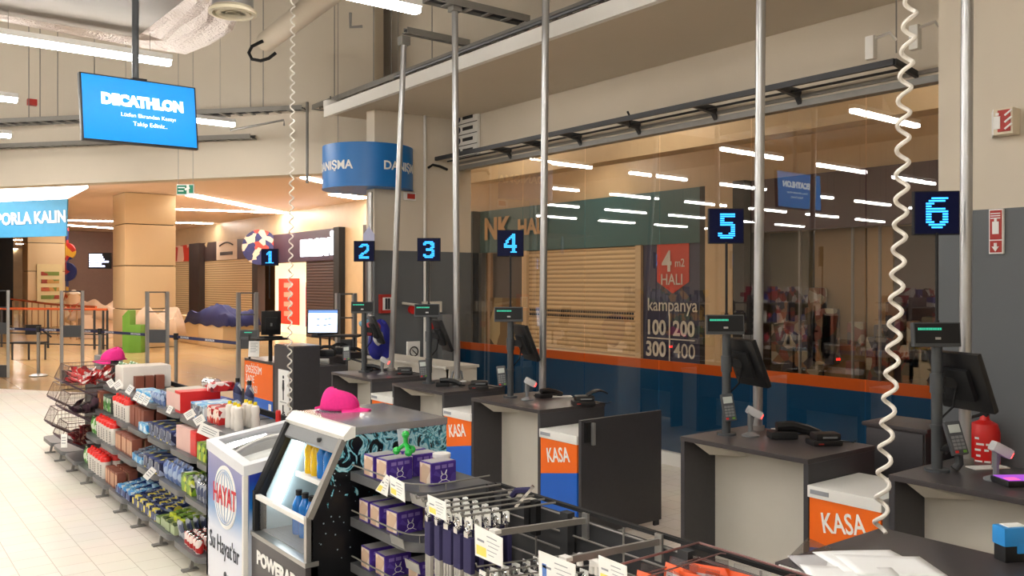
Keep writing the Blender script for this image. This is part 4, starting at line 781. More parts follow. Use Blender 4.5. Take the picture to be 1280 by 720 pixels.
# drawers behind counters five and six
t = thing('drawer_cabinet', 'dark drawer cabinet between checkouts five and six in front of the window', 'cabinet', (5.28, 2.82, 0)); y0, y1 = 2.62, 3.02
obj('body', MB().box(5.12, 5.5, 2.6, 2.98, 0, .96), DARK, t); obj('top', MB().box(5.1, 5.5, 2.58, 3.0, .96, .985, bev=.004), DARKT, t)
for z in (.68, .38, .08): obj('drawer', MB().box(5.105, 5.12, 2.61, 2.97, z, z+.27, bev=.003), DARK, t)
# fire extinguisher
p = P(1229, 570, X=5.35); y = p.y; t = thing('fire_extinguisher', 'red fire extinguisher with white print behind the scanner of checkout six', 'fire extinguisher', (5.35, y, .55)); zt = 1.045
b = MB().lathe((5.37, y, .5), [(0, 0), (.07, .0), (.083, .02), (.083, zt-.5-.07), (.07, zt-.5-.02), (.03, zt-.5), (.02, zt-.5+.03)], 28); obj('cylinder', b, RED, t)
obj('valve', MB().box(5.35, 5.39, y-.02, y+.02, zt+.02, zt+.07, bev=.006), BLACK, t); obj('lever', MB().bar((5.37, y, zt+.075), (5.28, y-.02, zt+.10), .02, .012), BLACK, t); obj('hose', MB().tube([(5.39, y, zt+.04), (5.37, y+.09, zt), (5.36, y+.1, zt-.15), (5.36, y+.095, .7)], .011, 7), BLACKM, t)
obj('wall_bracket', MB().box(5.44, 5.5, y-.03, y+.03, .8, .9), STEELD, t)
b = MB(); fr = (Vector((0, 0, 0))-Vector((5.37, y, 0))).normalized(); tr = UP.cross(fr)
for k in range(9):
    z = zt-.10-k*.034
    for j in range(2 if k % 3 else 1):
        a0 = -.65+.62*j+.1*(k % 2); w_ = (.28, .5, .4)[(k+j) % 3]; pts = []
        for q in (a0, a0+w_): pts.append(Vector((5.37, y, z)) + (fr*math.cos(q)+tr*math.sin(q))*.0845)
        b.bar(pts[0], pts[1], .003, .012)
obj('label_print', b, PAPER, t)
# ================================================================ return desk (checkout one)
t = thing('return_desk', 'return desk with orange and blue front reading DEĞİŞİM İADE KASASI', 'counter', (X0+.34, 10.7, 0)); ya, yb = 10.2, 11.2
obj('worktop', MB().box(X0, X1, ya, yb, .85, .88, bev=.003), DARKT, t); obj('side_panel', MB().box(X0, X1, ya, ya+.04, 0, .85), DARK, t); obj('side_panel', MB().box(X0, X1, yb-.06, yb, 0, .85), DARK, t)
yn, yf = P(341, 460, X=X0).y, P(306, 460, X=X0).y
f = obj('front_sign', MB().box(X0-.004, X0+.02, yn, yf, .40, .845), ORANGE, t); g = obj('front_sign_blue', MB().box(X0-.004, X0+.02, yn, yf, .02, .40), BLUE, t, label='blue lower sign field'); obj('white_mark', MB().box(X0-.008, X0-.004, yn+.04, yn+.12, .25, .36, bev=.002), PAPER, g)
b = MB(); 
for i, s in enumerate(('DEĞİŞİM', 'İADE', 'KASASI')): textm(b, s, .135, frame((X0-.006, yf-.05, .74-.125*i), NX), sx=.95, align='LEFT')
obj('lettering', b, PAPER, f, smooth=False)
t = thing('kiosk', 'dark grey kiosk with white toilet sign beside the return desk', 'kiosk', (4.4, 9.9, 0))
obj('tall_body', MB().box(X0, 4.48, 9.62, 10.19, 0, 1.10, bev=.003), DARK, t); obj('low_body', MB().box(4.48, 4.85, 9.62, 10.19, 0, .86, bev=.003), DARK, t); obj('lid', MB().box(X0+.01, 4.5, 9.63, 10.18, 1.10, 1.115, bev=.003), DARKT, t)
s = obj('toilet_sign', MB().box(X0-.012, X0-.001, P(362, 480, X=X0).y, P(349, 480, X=X0).y, .12, .82), PAPER, t); yc = (P(362, 480, X=X0).y+P(349, 480, X=X0).y)/2
b = MB(); b.lathe((0, 0, 0), [(0, 0), (.001, 0)], 4); b = MB(); x = X0-.016
b.prism([(x, yc-.018, .70), (x, yc+.018, .70), (x, yc+.03, .60), (x, yc+.012, .56), (x, yc+.012, .46), (x, yc-.012, .46), (x, yc-.012, .56), (x, yc-.03, .60)], (.004, 0, 0)); b.cyl((x, yc, .735), (x+.004, yc, .735), .02, n=12)
b.tube([(x, yc-.02+.05*math.cos(k*PI/6), .27+.05*math.sin(k*PI/6)) for k in range(7, 17)], .006, 5); b.tube([(x, yc, .40), (x, yc, .30), (x, yc-.05, .29)], .008, 5); b.box(x, x+.003, yc-.1, yc+.1, .43, .435)
obj('pictogram', b, INK, s)
# monitors around the desk
def bigmon(u, v, d, w_, h_, facing, label, lit=False, tilt=0, yaw=0, zb=None):
    p = P(u, v, d=d); t = thing('monitor', label, 'monitor', (p.x, p.y, zb)); r_ = (Matrix.Rotation(yaw, 3, 'Z') @ RT); M = frame(p, r_) @ Matrix.Rotation(tilt, 4, 'X')
    obj('casing', MB().box(-w_/2, w_/2, -h_/2, h_/2, -.04, 0, bev=.008, M=M), BLACK, t)
    if lit:
        s = obj('screen', MB().box(-w_/2+.012, w_/2-.012, -h_/2+.02, h_/2-.012, 0, .003, M=M), SCREEN, t); obj('title_bar', MB().box(-w_/2+.012, w_/2-.012, h_/2-.05, h_/2-.012, .003, .004, M=M), SCRBAR, s); b = MB()
        for x, y in ((-.06, .03), (.04, .03), (.09, .04), (-.06, -.05), (.03, -.05), (.09, -.04)): b.box(x-.02, x+.02, y-.006, y+.008, .003, .004, M=M)
        obj('icons', b, SCRDK, s)
    else: obj('rear_bulge', MB().box(-w_*.3, w_*.3, -h_*.3, h_*.25, 0, .03, bev=.01, M=M), BLACKM, t); obj('maker_mark', MB().box(-.012, .012, -.03, .01, .031, .033, M=M), GREYP, t)
    q = M @ Vector((0, -h_/2+.03, -.03)); obj('neck', MB().bar(q, Vector((q.x, q.y, zb+.02)), .05, .03), BLACKM, t); obj('foot', MB().box(q.x-.12, q.x+.12, q.y-.09, q.y+.09, zb, zb+.02, bev=.006), BLACKM, t); return t
bigmon(339, 404, 10.9, .24, .31, 0, 'black monitor seen from behind on the return desk', tilt=math.radians(12), yaw=.35, zb=1.17)
bigmon(403.5, 402, 11.2, .40, .32, 0, 'monitor with bright white and blue screen behind the kiosk', lit=True, tilt=math.radians(-6), zb=1.195)
p = P(338, 424, d=10.9); obj('monitor_shelf', MB().box(p.x-.22, p.x+.2, p.y-.12, p.y+.12, 1.145, 1.168).cyl((p.x, p.y, .88), (p.x, p.y, 1.15), .025, n=12), BLACKM, None, 'small black pedestal shelf under the rear facing monitor', 'shelf')
p = P(410, 419, d=11.2); t = thing('raised_shelf', 'long black raised shelf behind the kiosk carrying the lit monitor', 'shelf', (p.x, p.y, 0)); obj('board', MB().bar(p-RT*.18+UP*(1.18-p.z), p+RT*.42+UP*(1.18-p.z), .3, .025), BLACKM, t)
for s in (-.1, .02, .34): q = p+RT*s; obj('leg', MB().cyl((q.x, q.y, .95), (q.x, q.y, 1.17), .015, n=8), SHELFD, t)
p = P(312, 418, d=11.2); M = frame(p, RT) @ Matrix.Rotation(math.radians(-10), 4, 'X'); t = thing('customer_display', 'small dark customer display on the return desk with green text', 'display', (p.x, p.y, .88))
obj('housing', MB().box(-.13, .12, -.06, .06, -.04, 0, bev=.006, M=M), MASTM, t); obj('display_window', MB().box(-.115, .105, -.03, .05, 0, .003, M=M), BLACK, t); obj('lit_text', MB().box(-.07, .03, .02, .03, .003, .005, M=M), VFD, t); obj('stem', MB().cyl((p.x, p.y, .88), (p.x, p.y, p.z), .015, n=8), BLACKM, t)
p = P(317.5, 446, d=11.0); M = frame(p+UP*.11, RT) @ Matrix.Rotation(math.radians(-8), 4, 'X'); t = thing('notice_stand', 'white paper notice in a stand on the return desk', 'notice', p); obj('sheet', MB().box(-.068, .068, -.11, .09, 0, .004, M=M), PAPER, t)
b = MB()
for i in range(6): b.box(-.045, .045-.02*(i % 2), .06-i*.022, .066-i*.022, .004, .005, M=M)
obj('print_lines', b, INKL, t)
# white low desk behind, with clutter
t = thing('service_desk', 'long pale low service desk behind checkouts two and three', 'counter', (5.35, 8.8, 0)); obj('front', MB().box(5.2, 5.24, 7.9, 10.0, 0, .92), CREAMP, t); obj('worktop', MB().box(5.15, 5.6, 7.9, 10.0, .92, .95), CREAMP, t); obj('end_panel', MB().box(5.2, 5.58, 7.92, 7.96, 0, .92), CREAMP, t)
t = thing('side_desk', 'dark side desk behind the kiosk under the lit monitor', 'counter', (5.1, 10.35, 0)); obj('worktop', MB().box(4.87, 5.38, 9.75, 10.95, .92, .95, bev=.003), DARKT, t); obj('front', MB().box(4.9, 4.93, 9.78, 10.92, 0, .92), DARK, t); obj('end_panel', MB().box(4.93, 5.36, 9.78, 9.81, 0, .92), CREAMP, t)
for i, (u, v, l) in enumerate(((409, 440, 'black phone on the side desk directly under the lit monitor'), (424, 437, 'black telephone on the middle of the side desk'), (440, 443, 'black device on the side desk nearest the mast of checkout two'))):
    p = P(u, v, Z=1.0); t = thing('desk_phone', l, 'phone', (p.x, p.y, .95)); M = Matrix.Translation(p) @ Matrix.Rotation(-.6+.25*i, 4, 'Z'); obj('body', MB().box(-.1, .1, -.07, .07, -.05, .03, bev=.015, M=M), BLACK, t); obj('handset', MB().tube([M @ Vector(q) for q in ((-.09, -.03, .045), (-.04, -.03, .07), (.05, -.03, .07), (.1, -.03, .045))], .02, 7), BLACKM, t)
for i, (u, v, l) in enumerate(((403, 446, 'white crumpled paper roll on the dark kiosk end'),)):
    p = P(u, v, X=4.62); p.z = .9; t = obj('paper_roll', MB().cyl(p-RT*.06, p+RT*.08, .035, n=12), PAPER, None, l, 'paper')
# bag of balls / rings
def blob(name, c, r, m, label, cat, seed=1, amp=.12, parent=None, n=24, sq=(1, 1, 1)):
    rr = random.Random(seed); ph = [rr.uniform(0, 6) for _ in range(6)]; b = MB(); vs = []
    for j in range(n//2+1):
        th = PI*j/(n//2)
        for i in range(n):
            a = 2*PI*i/n; k = 1+amp*(math.sin(2*a+ph[0])*math.sin(th*2+ph[1])+.5*math.sin(5*a+ph[2])*math.sin(3*th+ph[3]))
            vs.append(Vector(c)+Vector((r*k*math.sin(th)*math.cos(a)*sq[0], r*k*math.sin(th)*math.sin(a)*sq[1], r*k*math.cos(th)*sq[2])))
    b.add(vs, [(j*n+i, (j+1)*n+i, (j+1)*n+(i+1) % n, j*n+(i+1) % n) for j in range(n//2) for i in range(n)]); return obj(name, b, m, parent, label, cat)
p = P(468, 425, d=9.9); t = thing('net_bag', 'blue bag stuffed with red, white and light blue swim rings behind checkout two', 'bag', (p.x, p.y, .95)); 
q = P(476, 424, d=9.9); blob('bag_body', q-UP*.0, .17, sm('bag_blue', 30, 36, 150), None, None, 2, .15, t, sq=(.9, .9, 1.25)); q = P(466, 411, d=9.8); blob('red_ring', q, .10, sm('bag_red', 170, 60, 70), None, None, 3, .1, t, sq=(1.2, 1, .8)); q = P(459, 405, d=9.9); blob('light_blue_ring', q, .07, sm('bag_lb', 130, 180, 205), None, None, 4, .1, t, sq=(1.5, 1, .7)); q = P(473, 422, d=9.7); blob('white_ring', q, .07, sm('bag_white', 205, 205, 205), None, None, 5, .1, t, sq=(.8, .8, 1.2))
# ================================================================ coiled cords
def coil(pts, r, turns, wire, name, label):
    pts = [Vector(p) for p in pts]; N = turns*14; out = []; seg = [(pts[i+1]-pts[i]).length for i in range(len(pts)-1)]; T = sum(seg)
    def at(s):
        for i, l in enumerate(seg):
            if s <= l or i == len(seg)-1: return pts[i].lerp(pts[i+1], min(1, s/l))
            s -= l
    for k in range(N+1):
        a = 2*PI*k/14; out.append(at(T*k/N)+RT*(r*math.cos(a))+FW*(r*math.sin(a)))
    return obj(name, MB().tube(out, wire, 7), CORD, None, label, 'cord')
dn = 3.3
c0 = P(1100, 660, d=dn); c0.z = .905; coil([c0, P(1107, 560, d=dn), P(1118, 420, d=dn), P(1127, 250, d=dn), P(1130, 130, d=dn), P(1139, 0, d=dn), P(1142, -60, d=dn), P(1143, -700, d=dn)], .022, 44, .0085, 'coiled_cord', 'thick white coiled cord hanging to the near counter')
dd = 8.0
coil([P(362, 560, d=dd), P(362, 440, d=dd), P(365, 200, d=dd), P(366, 0, d=dd), P(368, -160, d=dd)], .018, 60, .007, 'coiled_cord', 'thin white coiled cord hanging left of the round blue sign')
# ================================================================ water freezer
t = thing('chest_freezer', 'white chest freezer with HAYAT globe logo and words Su Hayat’tır', 'freezer', (2.05, 5.05, 0))
fx0, fx1, fy0, fy1 = 1.757, 2.40, 4.76, 5.40
def ftop(x, y): return .824 + .06*(y-fy0)/(fy1-fy0) + .09*(x-fx0)/(fx1-fx0)
def wall4(x0, y0, x1, y1, z0, dz, n, th, m, name, parent=None):
    nn = Vector(n)*th; b = MB(); v = [Vector((x0, y0, z0)), Vector((x1, y1, z0)), Vector((x1, y1, ftop(x1, y1)-dz)), Vector((x0, y0, ftop(x0, y0)-dz))]; b.prism(v, nn); return obj(name, b, m, parent, smooth=False)
HAYF = ramp('freezer_front', [(0, (236, 238, 244)), (.42, (222, 228, 242)), (.58, (120, 160, 205)), (.72, (110, 122, 182)), (1, (150, 148, 186))], 'Z')
HAYS = ramp('freezer_side', [(0, (236, 240, 248)), (.5, (214, 226, 244)), (.66, (20, 120, 200)), (.85, (30, 60, 160)), (1, (54, 58, 140))], 'Z')
f = wall4(fx0, fy0, fx0, fy1, .06, .05, (1, 0, 0), .03, HAYF, 'front_panel', t); s_ = wall4(fx0+.03, fy0+.001, fx1, fy0+.001, .06, .05, (0, 1, 0), .03, HAYS, 'side_panel', t)
wall4(fx1, fy0, fx1, fy1, .06, .05, (-1, 0, 0), .03, WHITE, 'back_panel', t); wall4(fx0, fy1, fx1, fy1, .06, .05, (0, -1, 0), .03, WHITE, 'side_panel', t)
obj('corner_trim', MB().box(fx0-.004, fx0+.022, fy0-.004, fy0+.02, .06, .775), WHITE, t)
obj('base', MB().box(fx0+.02, fx1-.02, fy0+.02, fy1-.02, 0, .10), SHELFD, t); obj('inner_floor', MB().box(fx0+.05, fx1-.05, fy0+.05, fy1-.05, .40, .42), GREYP, t)
b = MB()
def rimpt(x, y, dz): return Vector((x, y, ftop(x, y)+dz))
w = .055
for (ax, ay, bx, by, ox, oy) in ((fx0, fy0, fx0, fy1, w, 0), (fx1-w, fy0, fx1-w, fy1, w, 0), (fx0+w, fy0, fx1-w, fy0, 0, w), (fx0+w, fy1-w, fx1-w, fy1-w, 0, w)):
    if ox: q = [(ax, ay), (ax+ox, ay), (bx+ox, by), (bx, by)]
    else: q = [(ax, ay), (bx, by), (bx, by+oy), (ax, ay+oy)]
    b.add([rimpt(x, y, -.05) for x, y in q]+[rimpt(x, y, .008) for x, y in q], [(3, 2, 1, 0), (4, 5, 6, 7), (0, 1, 5, 4), (1, 2, 6, 5), (2, 3, 7, 6), (3, 0, 4, 7)])
obj('rim', b, sm('freezer_rim', 226, 228, 232, rough=.35), t, smooth=False)
b = MB().grid(lambda u, v: rimpt(fx0+.05+(fx1-fx0-.1)*u, fy0+.05+(fy1-fy0-.1)*v, -.012+.0*v), 2, 2); obj('sliding_glass', b, GLASST, t)
b = MB().tube([rimpt(fx0+.06+.03*k, fy0+.30+.13*math.sin(k/17*PI), -.006) for k in range(18)], .012, 6); obj('curved_lid_edge', b, WHITE, t)
b = MB().add([rimpt(x, y, -.02) for x, y in ((fx0+.07, fy0+.08), (fx0+.32, fy0+.10), (fx0+.32, fy0+.26), (fx0+.07, fy0+.24))], [(0, 1, 2, 3)]); obj('notice', b, PAPER, t, solid=.002)
b = MB().add([rimpt(x, y, .012) for x, y in ((fx1-.25, fy0+.32), (fx1-.05, fy0+.32), (fx1-.05, fy0+.44), (fx1-.25, fy0+.44))], [(0, 1, 2, 3)]); obj('notice', b, PAPER, t, solid=.002)
yc = (fy0+fy1)/2
g = obj('logo_disc', MB().cyl((fx0-.004, yc-.02, .60), (fx0, yc-.02, .60), .185, n=48), PAPER, f); b = MB()
for k in range(3): b.tube([(fx0-.006, yc-.02+(.06*k)*math.cos(q*PI/12)*(1 if k else 0), .60+.15*math.sin(q*PI/12)) for q in range(0, 25)] if k else [(fx0-.006, yc-.02, .45), (fx0-.006, yc-.02, .75)], .003, 4)
b.tube([(fx0-.006, yc-.02+.16*math.cos(q*PI/16), .60+.16*math.sin(q*PI/16)) for q in range(33)], .003, 4); obj('globe_lines', b, sm('globe_blue', 178, 196, 220), g)
b = MB(); textm(b, 'HAYAT', .165, frame((fx0-.008, yc-.02, .60), NX), sx=.72, bold=.0015); obj('logo_lettering', b, sm('logo_red', 210, 50, 60), g, smooth=False)
b = MB(); textm(b, "Su Hayat'tır", .145, frame((fx0-.003, yc, .30), NX, Vector((0, 0, 1))), sx=.74); obj('slogan', b, sm('slogan_grey', 70, 74, 84), f, smooth=False)
b = MB(); b.cyl((fx0-.003, yc-.02, .14), (fx0, yc-.02, .14), .022, n=16); b.box(fx0-.003, fx0, yc-.12, yc-.06, .13, .15); b.box(fx0-.003, fx0, yc-.2, yc-.14, .125, .145); obj('small_marks', b, sm('slogan_grey', 70, 74, 84), f)
obj('vent_grille', MB().box(fx0+.2, fx1-.05, fy0-.006, fy0, .10, .26), GREYP, s_)
# ================================================================ drinks fridge
t = thing('drinks_fridge', 'open fronted slanted drinks fridge with blue splash print and word POWERADE', 'fridge', (2.2, 4.36, 0))
y0, y1 = 4.01, 4.73; zt = 1.12
prof = [(1.82, .02), (1.82, .69), (2.03, 1.075), (2.05, 1.08), (2.62, 1.08), (2.62, .02)]
for y, m, nm in ((y0, SPLASH, 'side_wall'), (y1-.035, BLACK, 'side_wall')): obj(nm, MB().prism([(x, y, z) for x, z in prof], (0, .035, 0)), m, t, smooth=False)
obj('back_wall', MB().box(2.56, 2.615, y0+.035, y1-.035, .05, 1.08), sm('fridge_inside', 190, 200, 204), t)
obj('top_panel', MB().box(2.04, 2.625, y0-.005, y1+.005, 1.08, zt, bev=.006), sm('fridge_top', 170, 168, 170, rough=.22, metal=.6), t)
obj('front_trim', MB().prism([(2.0, y0-.008, 1.055), (1.992, y0-.008, 1.08), (2.035, y0-.008, zt+.004), (2.06, y0-.008, zt+.004), (2.06, y0-.008, 1.07)], (0, y1-y0+.016, 0)), WHITE, t)
cn = obj('canopy', MB().prism([(1.975, y0+.045, .985), (1.965, y0+.045, 1.0), (2.0, y0+.045, 1.06), (2.03, y0+.045, 1.06), (2.03, y0+.045, 1.0)], (0, y1-y0-.09, 0)), GREYP, t); obj('lock', MB().cyl((1.965, 4.25, 1.03), (1.985, 4.25, 1.03), .012, n=12), SHELFD, cn)
for y in (y0, y1-.03): obj('front_frame', MB().bar((1.815, y+.015, .69), (2.0, y+.015, 1.06), .03, .035, up=Vector((0, 1, 0))), STEELD if y == y0 else BLACKM, t)
for y in (y0, y1-.03): obj('front_frame', MB().box(1.795, 1.83, y, y+.03, .46, .70), STEEL if y == y0 else BLACKM, t)
obj('lower_panel', MB().box(1.79, 1.86, y0, y1, .06, .45, bev=.004), sm('fridge_lower', 60, 56, 58, rough=.3), t); lp = kids(t)[-1] if 0 else [o for o in kids(t) if o.name.startswith('lower_panel')][0]
obj('sill', MB().box(1.785, 1.86, y0-.005, y1+.005, .45, .475, bev=.004), STEEL, t); obj('upper_sill', MB().box(1.80, 1.83, y0+.03, y1-.03, .655, .68, bev=.004), WHITE, t)
obj('front_glass', MB().quad((1.812, y1-.03, .475), (1.812, y0+.03, .475), (1.812, y0+.03, .66), (1.812, y1-.03, .66)), GLASST, t)
obj('inner_deck', MB().box(1.84, 2.56, y0+.035, y1-.035, .44, .48), GREYP, t); obj('base', MB().box(1.86, 2.6, y0+.03, y1-.03, 0, .06), BLACKM, t)
b = MB(); textm(b, 'POWERADE', .098, frame((1.787, (y0+y1)/2-.02, .345), NX), sx=1.12, bold=.005); obj('lettering', b, PAPER, lp, smooth=False); b = MB(); textm(b, 'PERFORMANCE SPOR', .038, frame((1.787, (y0+y1)/2-.1, .27), NX), sx=1.0); obj('small_lettering', b, PAPER, lp, smooth=False)
INL = sm('fridge_inner_liner', 176, 196, 202, rough=.3)
obj('liner', MB().prism([(x, y1-.04, z) for x, z in ((1.86, .48), (1.86, .68), (2.05, 1.06), (2.55, 1.06), (2.55, .48))], (0, -.008, 0)), INL, t)
obj('light_tube', MB().bar((1.91, y1-.065, .62), (2.09, y1-.065, 1.03), .035, .03, up=Vector((0, 1, 0))), mat('fridge_tube', (1, 1, 1), emit=(.9, .97, 1), es=9, noise=0), t)
SH = sm('fridge_shelf', 214, 218, 220)
obj('shelf', MB().box(2.0, 2.55, y0+.05, y1-.16, .785, .80), SH, t); obj('shelf_edge', MB().box(1.985, 2.0, y0+.045, y1-.15, .78, .808), WHITE, t)
def bottle(name, c, h, r, body, cap, label=None, group=None, cat='bottle'):
    t_ = thing(name, label, cat, c, 0, group); M = 0
    obj('bottle_body', MB().lathe(c, [(0, 0), (r*.9, 0), (r, .012), (r, h*.32), (r*.92, h*.4), (r, h*.5), (r, h*.66), (r*.55, h*.82), (r*.42, h*.86), (r*.42, h*.9)], 16), body, t_); obj('cap', MB().cyl(Vector(c)+UP*h*.88, Vector(c)+UP*h, r*.5, n=14), cap, t_); return t_
YB = sm('drink_yellow', 232, 190, 20, rough=.2); BB = sm('drink_blue', 10, 110, 190, rough=.2)
for j, (m, nm) in enumerate(((YB, 'yellow'), (YB, 'yellow'), (BB, 'blue'), (BB, 'blue'))):
    bottle('sports_drink', Vector((2.05, 4.52-.08*j, .80)), .2, .035, m, BLACK if nm == 'yellow' else BB, f'{nm} sports drink bottle on the upper shelf of the fridge', f'{nm} drinks on upper fridge shelf')
for j in range(5): bottle('sports_drink', Vector((1.97, 4.50-.085*j, .48)), .24, .036, BB, BLACKM, 'blue sports drink bottle with dark cap on the fridge floor', 'blue drinks on the fridge floor')
# ---------------------------------------------------------------- caps
def cap(name, c, s, yaw, label, tiltz=0, flat=1.0):
    t_ = thing(name, label, 'cap', c, 0); M = Matrix.Translation(c) @ Matrix.Rotation(yaw, 4, 'Z') @ Matrix.Rotation(tiltz, 4, 'Y') @ Matrix.Scale(s, 4); n = 28
    def dome(u, v):
        a = 2*PI*u; ph = v*PI/2; r = math.cos(ph)**.72; k = 1+.05*math.sin(3*a+1)*math.sin(2*ph)+.03*math.sin(7*a); x = .095*r*math.cos(a)*k*1.08; y = .078*r*math.sin(a)*k; z = .105*flat*math.sin(ph)*(1+.10*math.cos(a+2.6)) + .004
        return M @ Vector((x-.03*(1-r), y, z))
    obj('crown', MB().grid(dome, n, 10), PINK, t_, solid=.003)
    def brim(u, v):
        a = (u-.5)*2.3; r0, r1 = .09, .165; r = r0+(r1-r0)*v*(math.cos(a*.62)**.8); return M @ Vector((r*math.cos(a)*1.02, r*math.sin(a)*.9, .012-.035*v*abs(math.sin(a))-.006*v+.0*u))
    obj('brim', MB().grid(brim, 16, 6), PINK, t_, solid=.004); obj('button', MB().lathe(M @ Vector((-.02, 0, .106*flat)), [(0, .006*s), (.006*s, .004*s), (.008*s, 0)][::-1], 10), PINK, t_)
    def strap(u): return M @ Vector((-.10-.03*u, .03-.06*u, .01))
    obj('strap', MB().tube([M @ Vector(p) for p in ((-.095, .03, .014), (-.115, .01, .008), (-.12, -.02, .008), (-.095, -.04, .014))], .007*s, 6), PINK, t_); return t_
p = P(424, 512, Z=zt+.001); cap('baseball_cap', p, 1.12, -YAW-.15, 'bright pink baseball cap lying on top of the drinks fridge', 0)
# ================================================================ snack gondola
GY0, GY1 = 5.47, 11.0; XS = 2.2
LV = [(.14, 1.73), (.43, 1.80), (.65, 1.88), (.88, 1.95)]
t = thing('snack_gondola', 'long grey four level shelving unit loaded with snacks and bottles', 'shelving', (XS, 8.2, 0))
feet = [P(u, v, Z=.0).y for u, v in ((62, 566), (76.5, 576), (90, 589), (106.5, 604.5), (124.5, 621.5), (146, 640.5), (169, 659), (197, 682), (231, 714.5))]
feet = sorted(feet)
obj('spine', MB().box(XS-.015, XS+.015, GY0, GY1, .05, .86), SHELFD, t)
obj('plinth', MB().box(1.95, 2.5, GY0, GY1, .02, .09), SHELFD, t)
nb = 9; bw = (GY1-GY0)/nb
for li, (z, x) in enumerate(LV):
    for k in range(nb):
        ya = GY0+k*bw; yb = ya+bw-.035
        if k >= 6 and li in (1, 2): continue
        if k >= 6 and li == 3: x = 2.19
        poly = [(XS if li < 3 else 2.44, ya), (XS if li < 3 else 2.44, yb)]; r = .09
        for q in range(6): a = PI/2+q*PI/10; poly.append((x+r+r*math.cos(a), yb-r+r*math.sin(a)))
        for q in range(6): a = PI+q*PI/10; poly.append((x+r+r*math.cos(a), ya+r+r*math.sin(a)))
        obj('shelf', MB().prism([(px, py, z-.045) for px, py in poly], (0, 0, .04)), SHELF, t)
        if li == 0 or li == 3:
            pass
    if 0: obj('price_rail', MB().box(x-.012, x-.002, GY0+.06, GY1-(.06 if li == 0 else 2*bw+.05), z-.045, z-.008), SHELF, t)
for y in feet:
    obj('foot', MB().bar((1.775, y, .12), (1.755, y, .012), .022, .022).bar((1.70, y, .006), (1.80, y, .006), .05, .012).bar((1.80, y, .10), (2.0, y, .10), .03, .02), STEELD, t)
for y in [GY0+bw*k for k in range(10)]: obj('upright', MB().box(XS-.02, XS+.02, y-.015 if y > GY0 else y, y+.015, 0, .87), SHELFD, t)
obj('edge_rail', MB().bar((2.45, GY0, .90), (2.45, GY1, .90), .02, .04), BLACKM, t)
# ---------------------------------------------------------------- goods
def PK(name, cols, scale=22, **k): return patches(name, cols, scale, **k)
M_GREENP = PK('p_green', ((60, 130, 50), (90, 160, 60), (220, 230, 210), (40, 90, 40))); M_REDP = PK('p_red', ((180, 24, 30), (200, 40, 40), (240, 225, 220), (120, 16, 24))); M_DKP = PK('p_dark', ((40, 34, 44), (70, 40, 60), (30, 28, 36), (110, 90, 100)))
M_BLUEP = PK('p_blue', ((40, 60, 130), (70, 100, 160), (150, 170, 200), (30, 40, 90))); M_LB = PK('p_lb', ((120, 190, 225), (225, 235, 240), (60, 150, 215), (180, 210, 230))); M_GREYP = PK('p_grey', ((110, 116, 130), (160, 166, 176), (70, 80, 110), (60, 64, 76)))
M_YG = PK('p_yg', ((196, 206, 60), (120, 160, 40), (60, 80, 40), (210, 215, 190))); M_NY = PK('p_ny', ((44, 56, 110), (60, 76, 130), (30, 36, 70), (236, 220, 90), (150, 160, 190)))
M_BROWN = sm('box_brown', 134, 74, 56, rough=.5); M_TANB = sm('box_tan', 196, 150, 120, rough=.5); M_REDB = sm('carton_red', 214, 36, 34, rough=.4); M_PINKB = sm('carton_pink', 226, 186, 176, rough=.5); M_GRNB = sm('box_green', 92, 122, 54); M_DGB = sm('box_dkgreen', 62, 74, 66); M_CREAMB = sm('box_cream', 206, 196, 180)
M_MILK = sm('milky_plastic', 232, 226, 218, rough=.3); M_REDL = sm('lid_red', 228, 40, 34, rough=.3); M_YELL = sm('lid_yellow', 240, 214, 30, rough=.35); M_BAR = sm('bar_greenwhite', 176, 190, 150); M_SILV = CHROME
def shaker():
    t_ = thing('shaker_bottle', None, 'bottle'); obj('bottle_body', MB().lathe((0, 0, 0), [(0, 0), (.034, 0), (.036, .01), (.044, .14), (.044, .155)], 18), M_MILK, t_); obj('lid', MB().lathe((0, 0, 0), [(.046, .15), (.047, .175), (.038, .19), (.016, .195), (.014, .215), (0, .217)], 18), M_REDL, t_)
    b = MB()
    for k in range(5): b.box(-.046, -.044, -.018, -.006, .03+.02*k, .044+.02*k)
    obj('print', b, INK, t_); return t_
def boxy(w, d, h, m, m2=None, name='food_box', band=None):
    t_ = thing(name, None, 'box'); obj('carton', MB().box(-d/2, d/2, -w/2, w/2, 0, h, bev=.003), m, t_)
    if m2: obj('front_print', MB().box(-d/2-.0015, -d/2, -w/2+.006, w/2-.006, h*.12, h*.88), m2, t_)
    return t_
def tray(w, d, h, m, mi, n=6, name='snack_tray', lean=.02):
    """open display carton with upright bars"""
    t_ = thing(name, None, 'carton'); b = MB(); e = .003
    b.box(-d/2, d/2, -w/2, w/2, 0, e); b.box(-d/2, -d/2+e, -w/2, w/2, 0, h*.5); b.box(d/2-e, d/2, -w/2, w/2, 0, h)
    for s in (-1, 1):
        y = s*(w/2); b.prism([(-d/2, y, 0), (d/2, y, 0), (d/2, y, h), (-d/2, y, h*.5)], (0, -s*e, 0))
    obj('carton', b, m, t_); rr = random.Random(int(w*1000))
    for k in range(n):
        x = -d/2+.012+(d-.03)*k/n; z1 = h*(.62+.3*k/n)+rr.uniform(-.006, .01); obj('bar', MB().box(x, x+(d-.03)/n*.8, -w/2+.008, w/2-.008, .006, z1, bev=.004, M=Matrix.Rotation(rr.uniform(-.05, .05), 4, 'X')), mi, t_)
    return t_
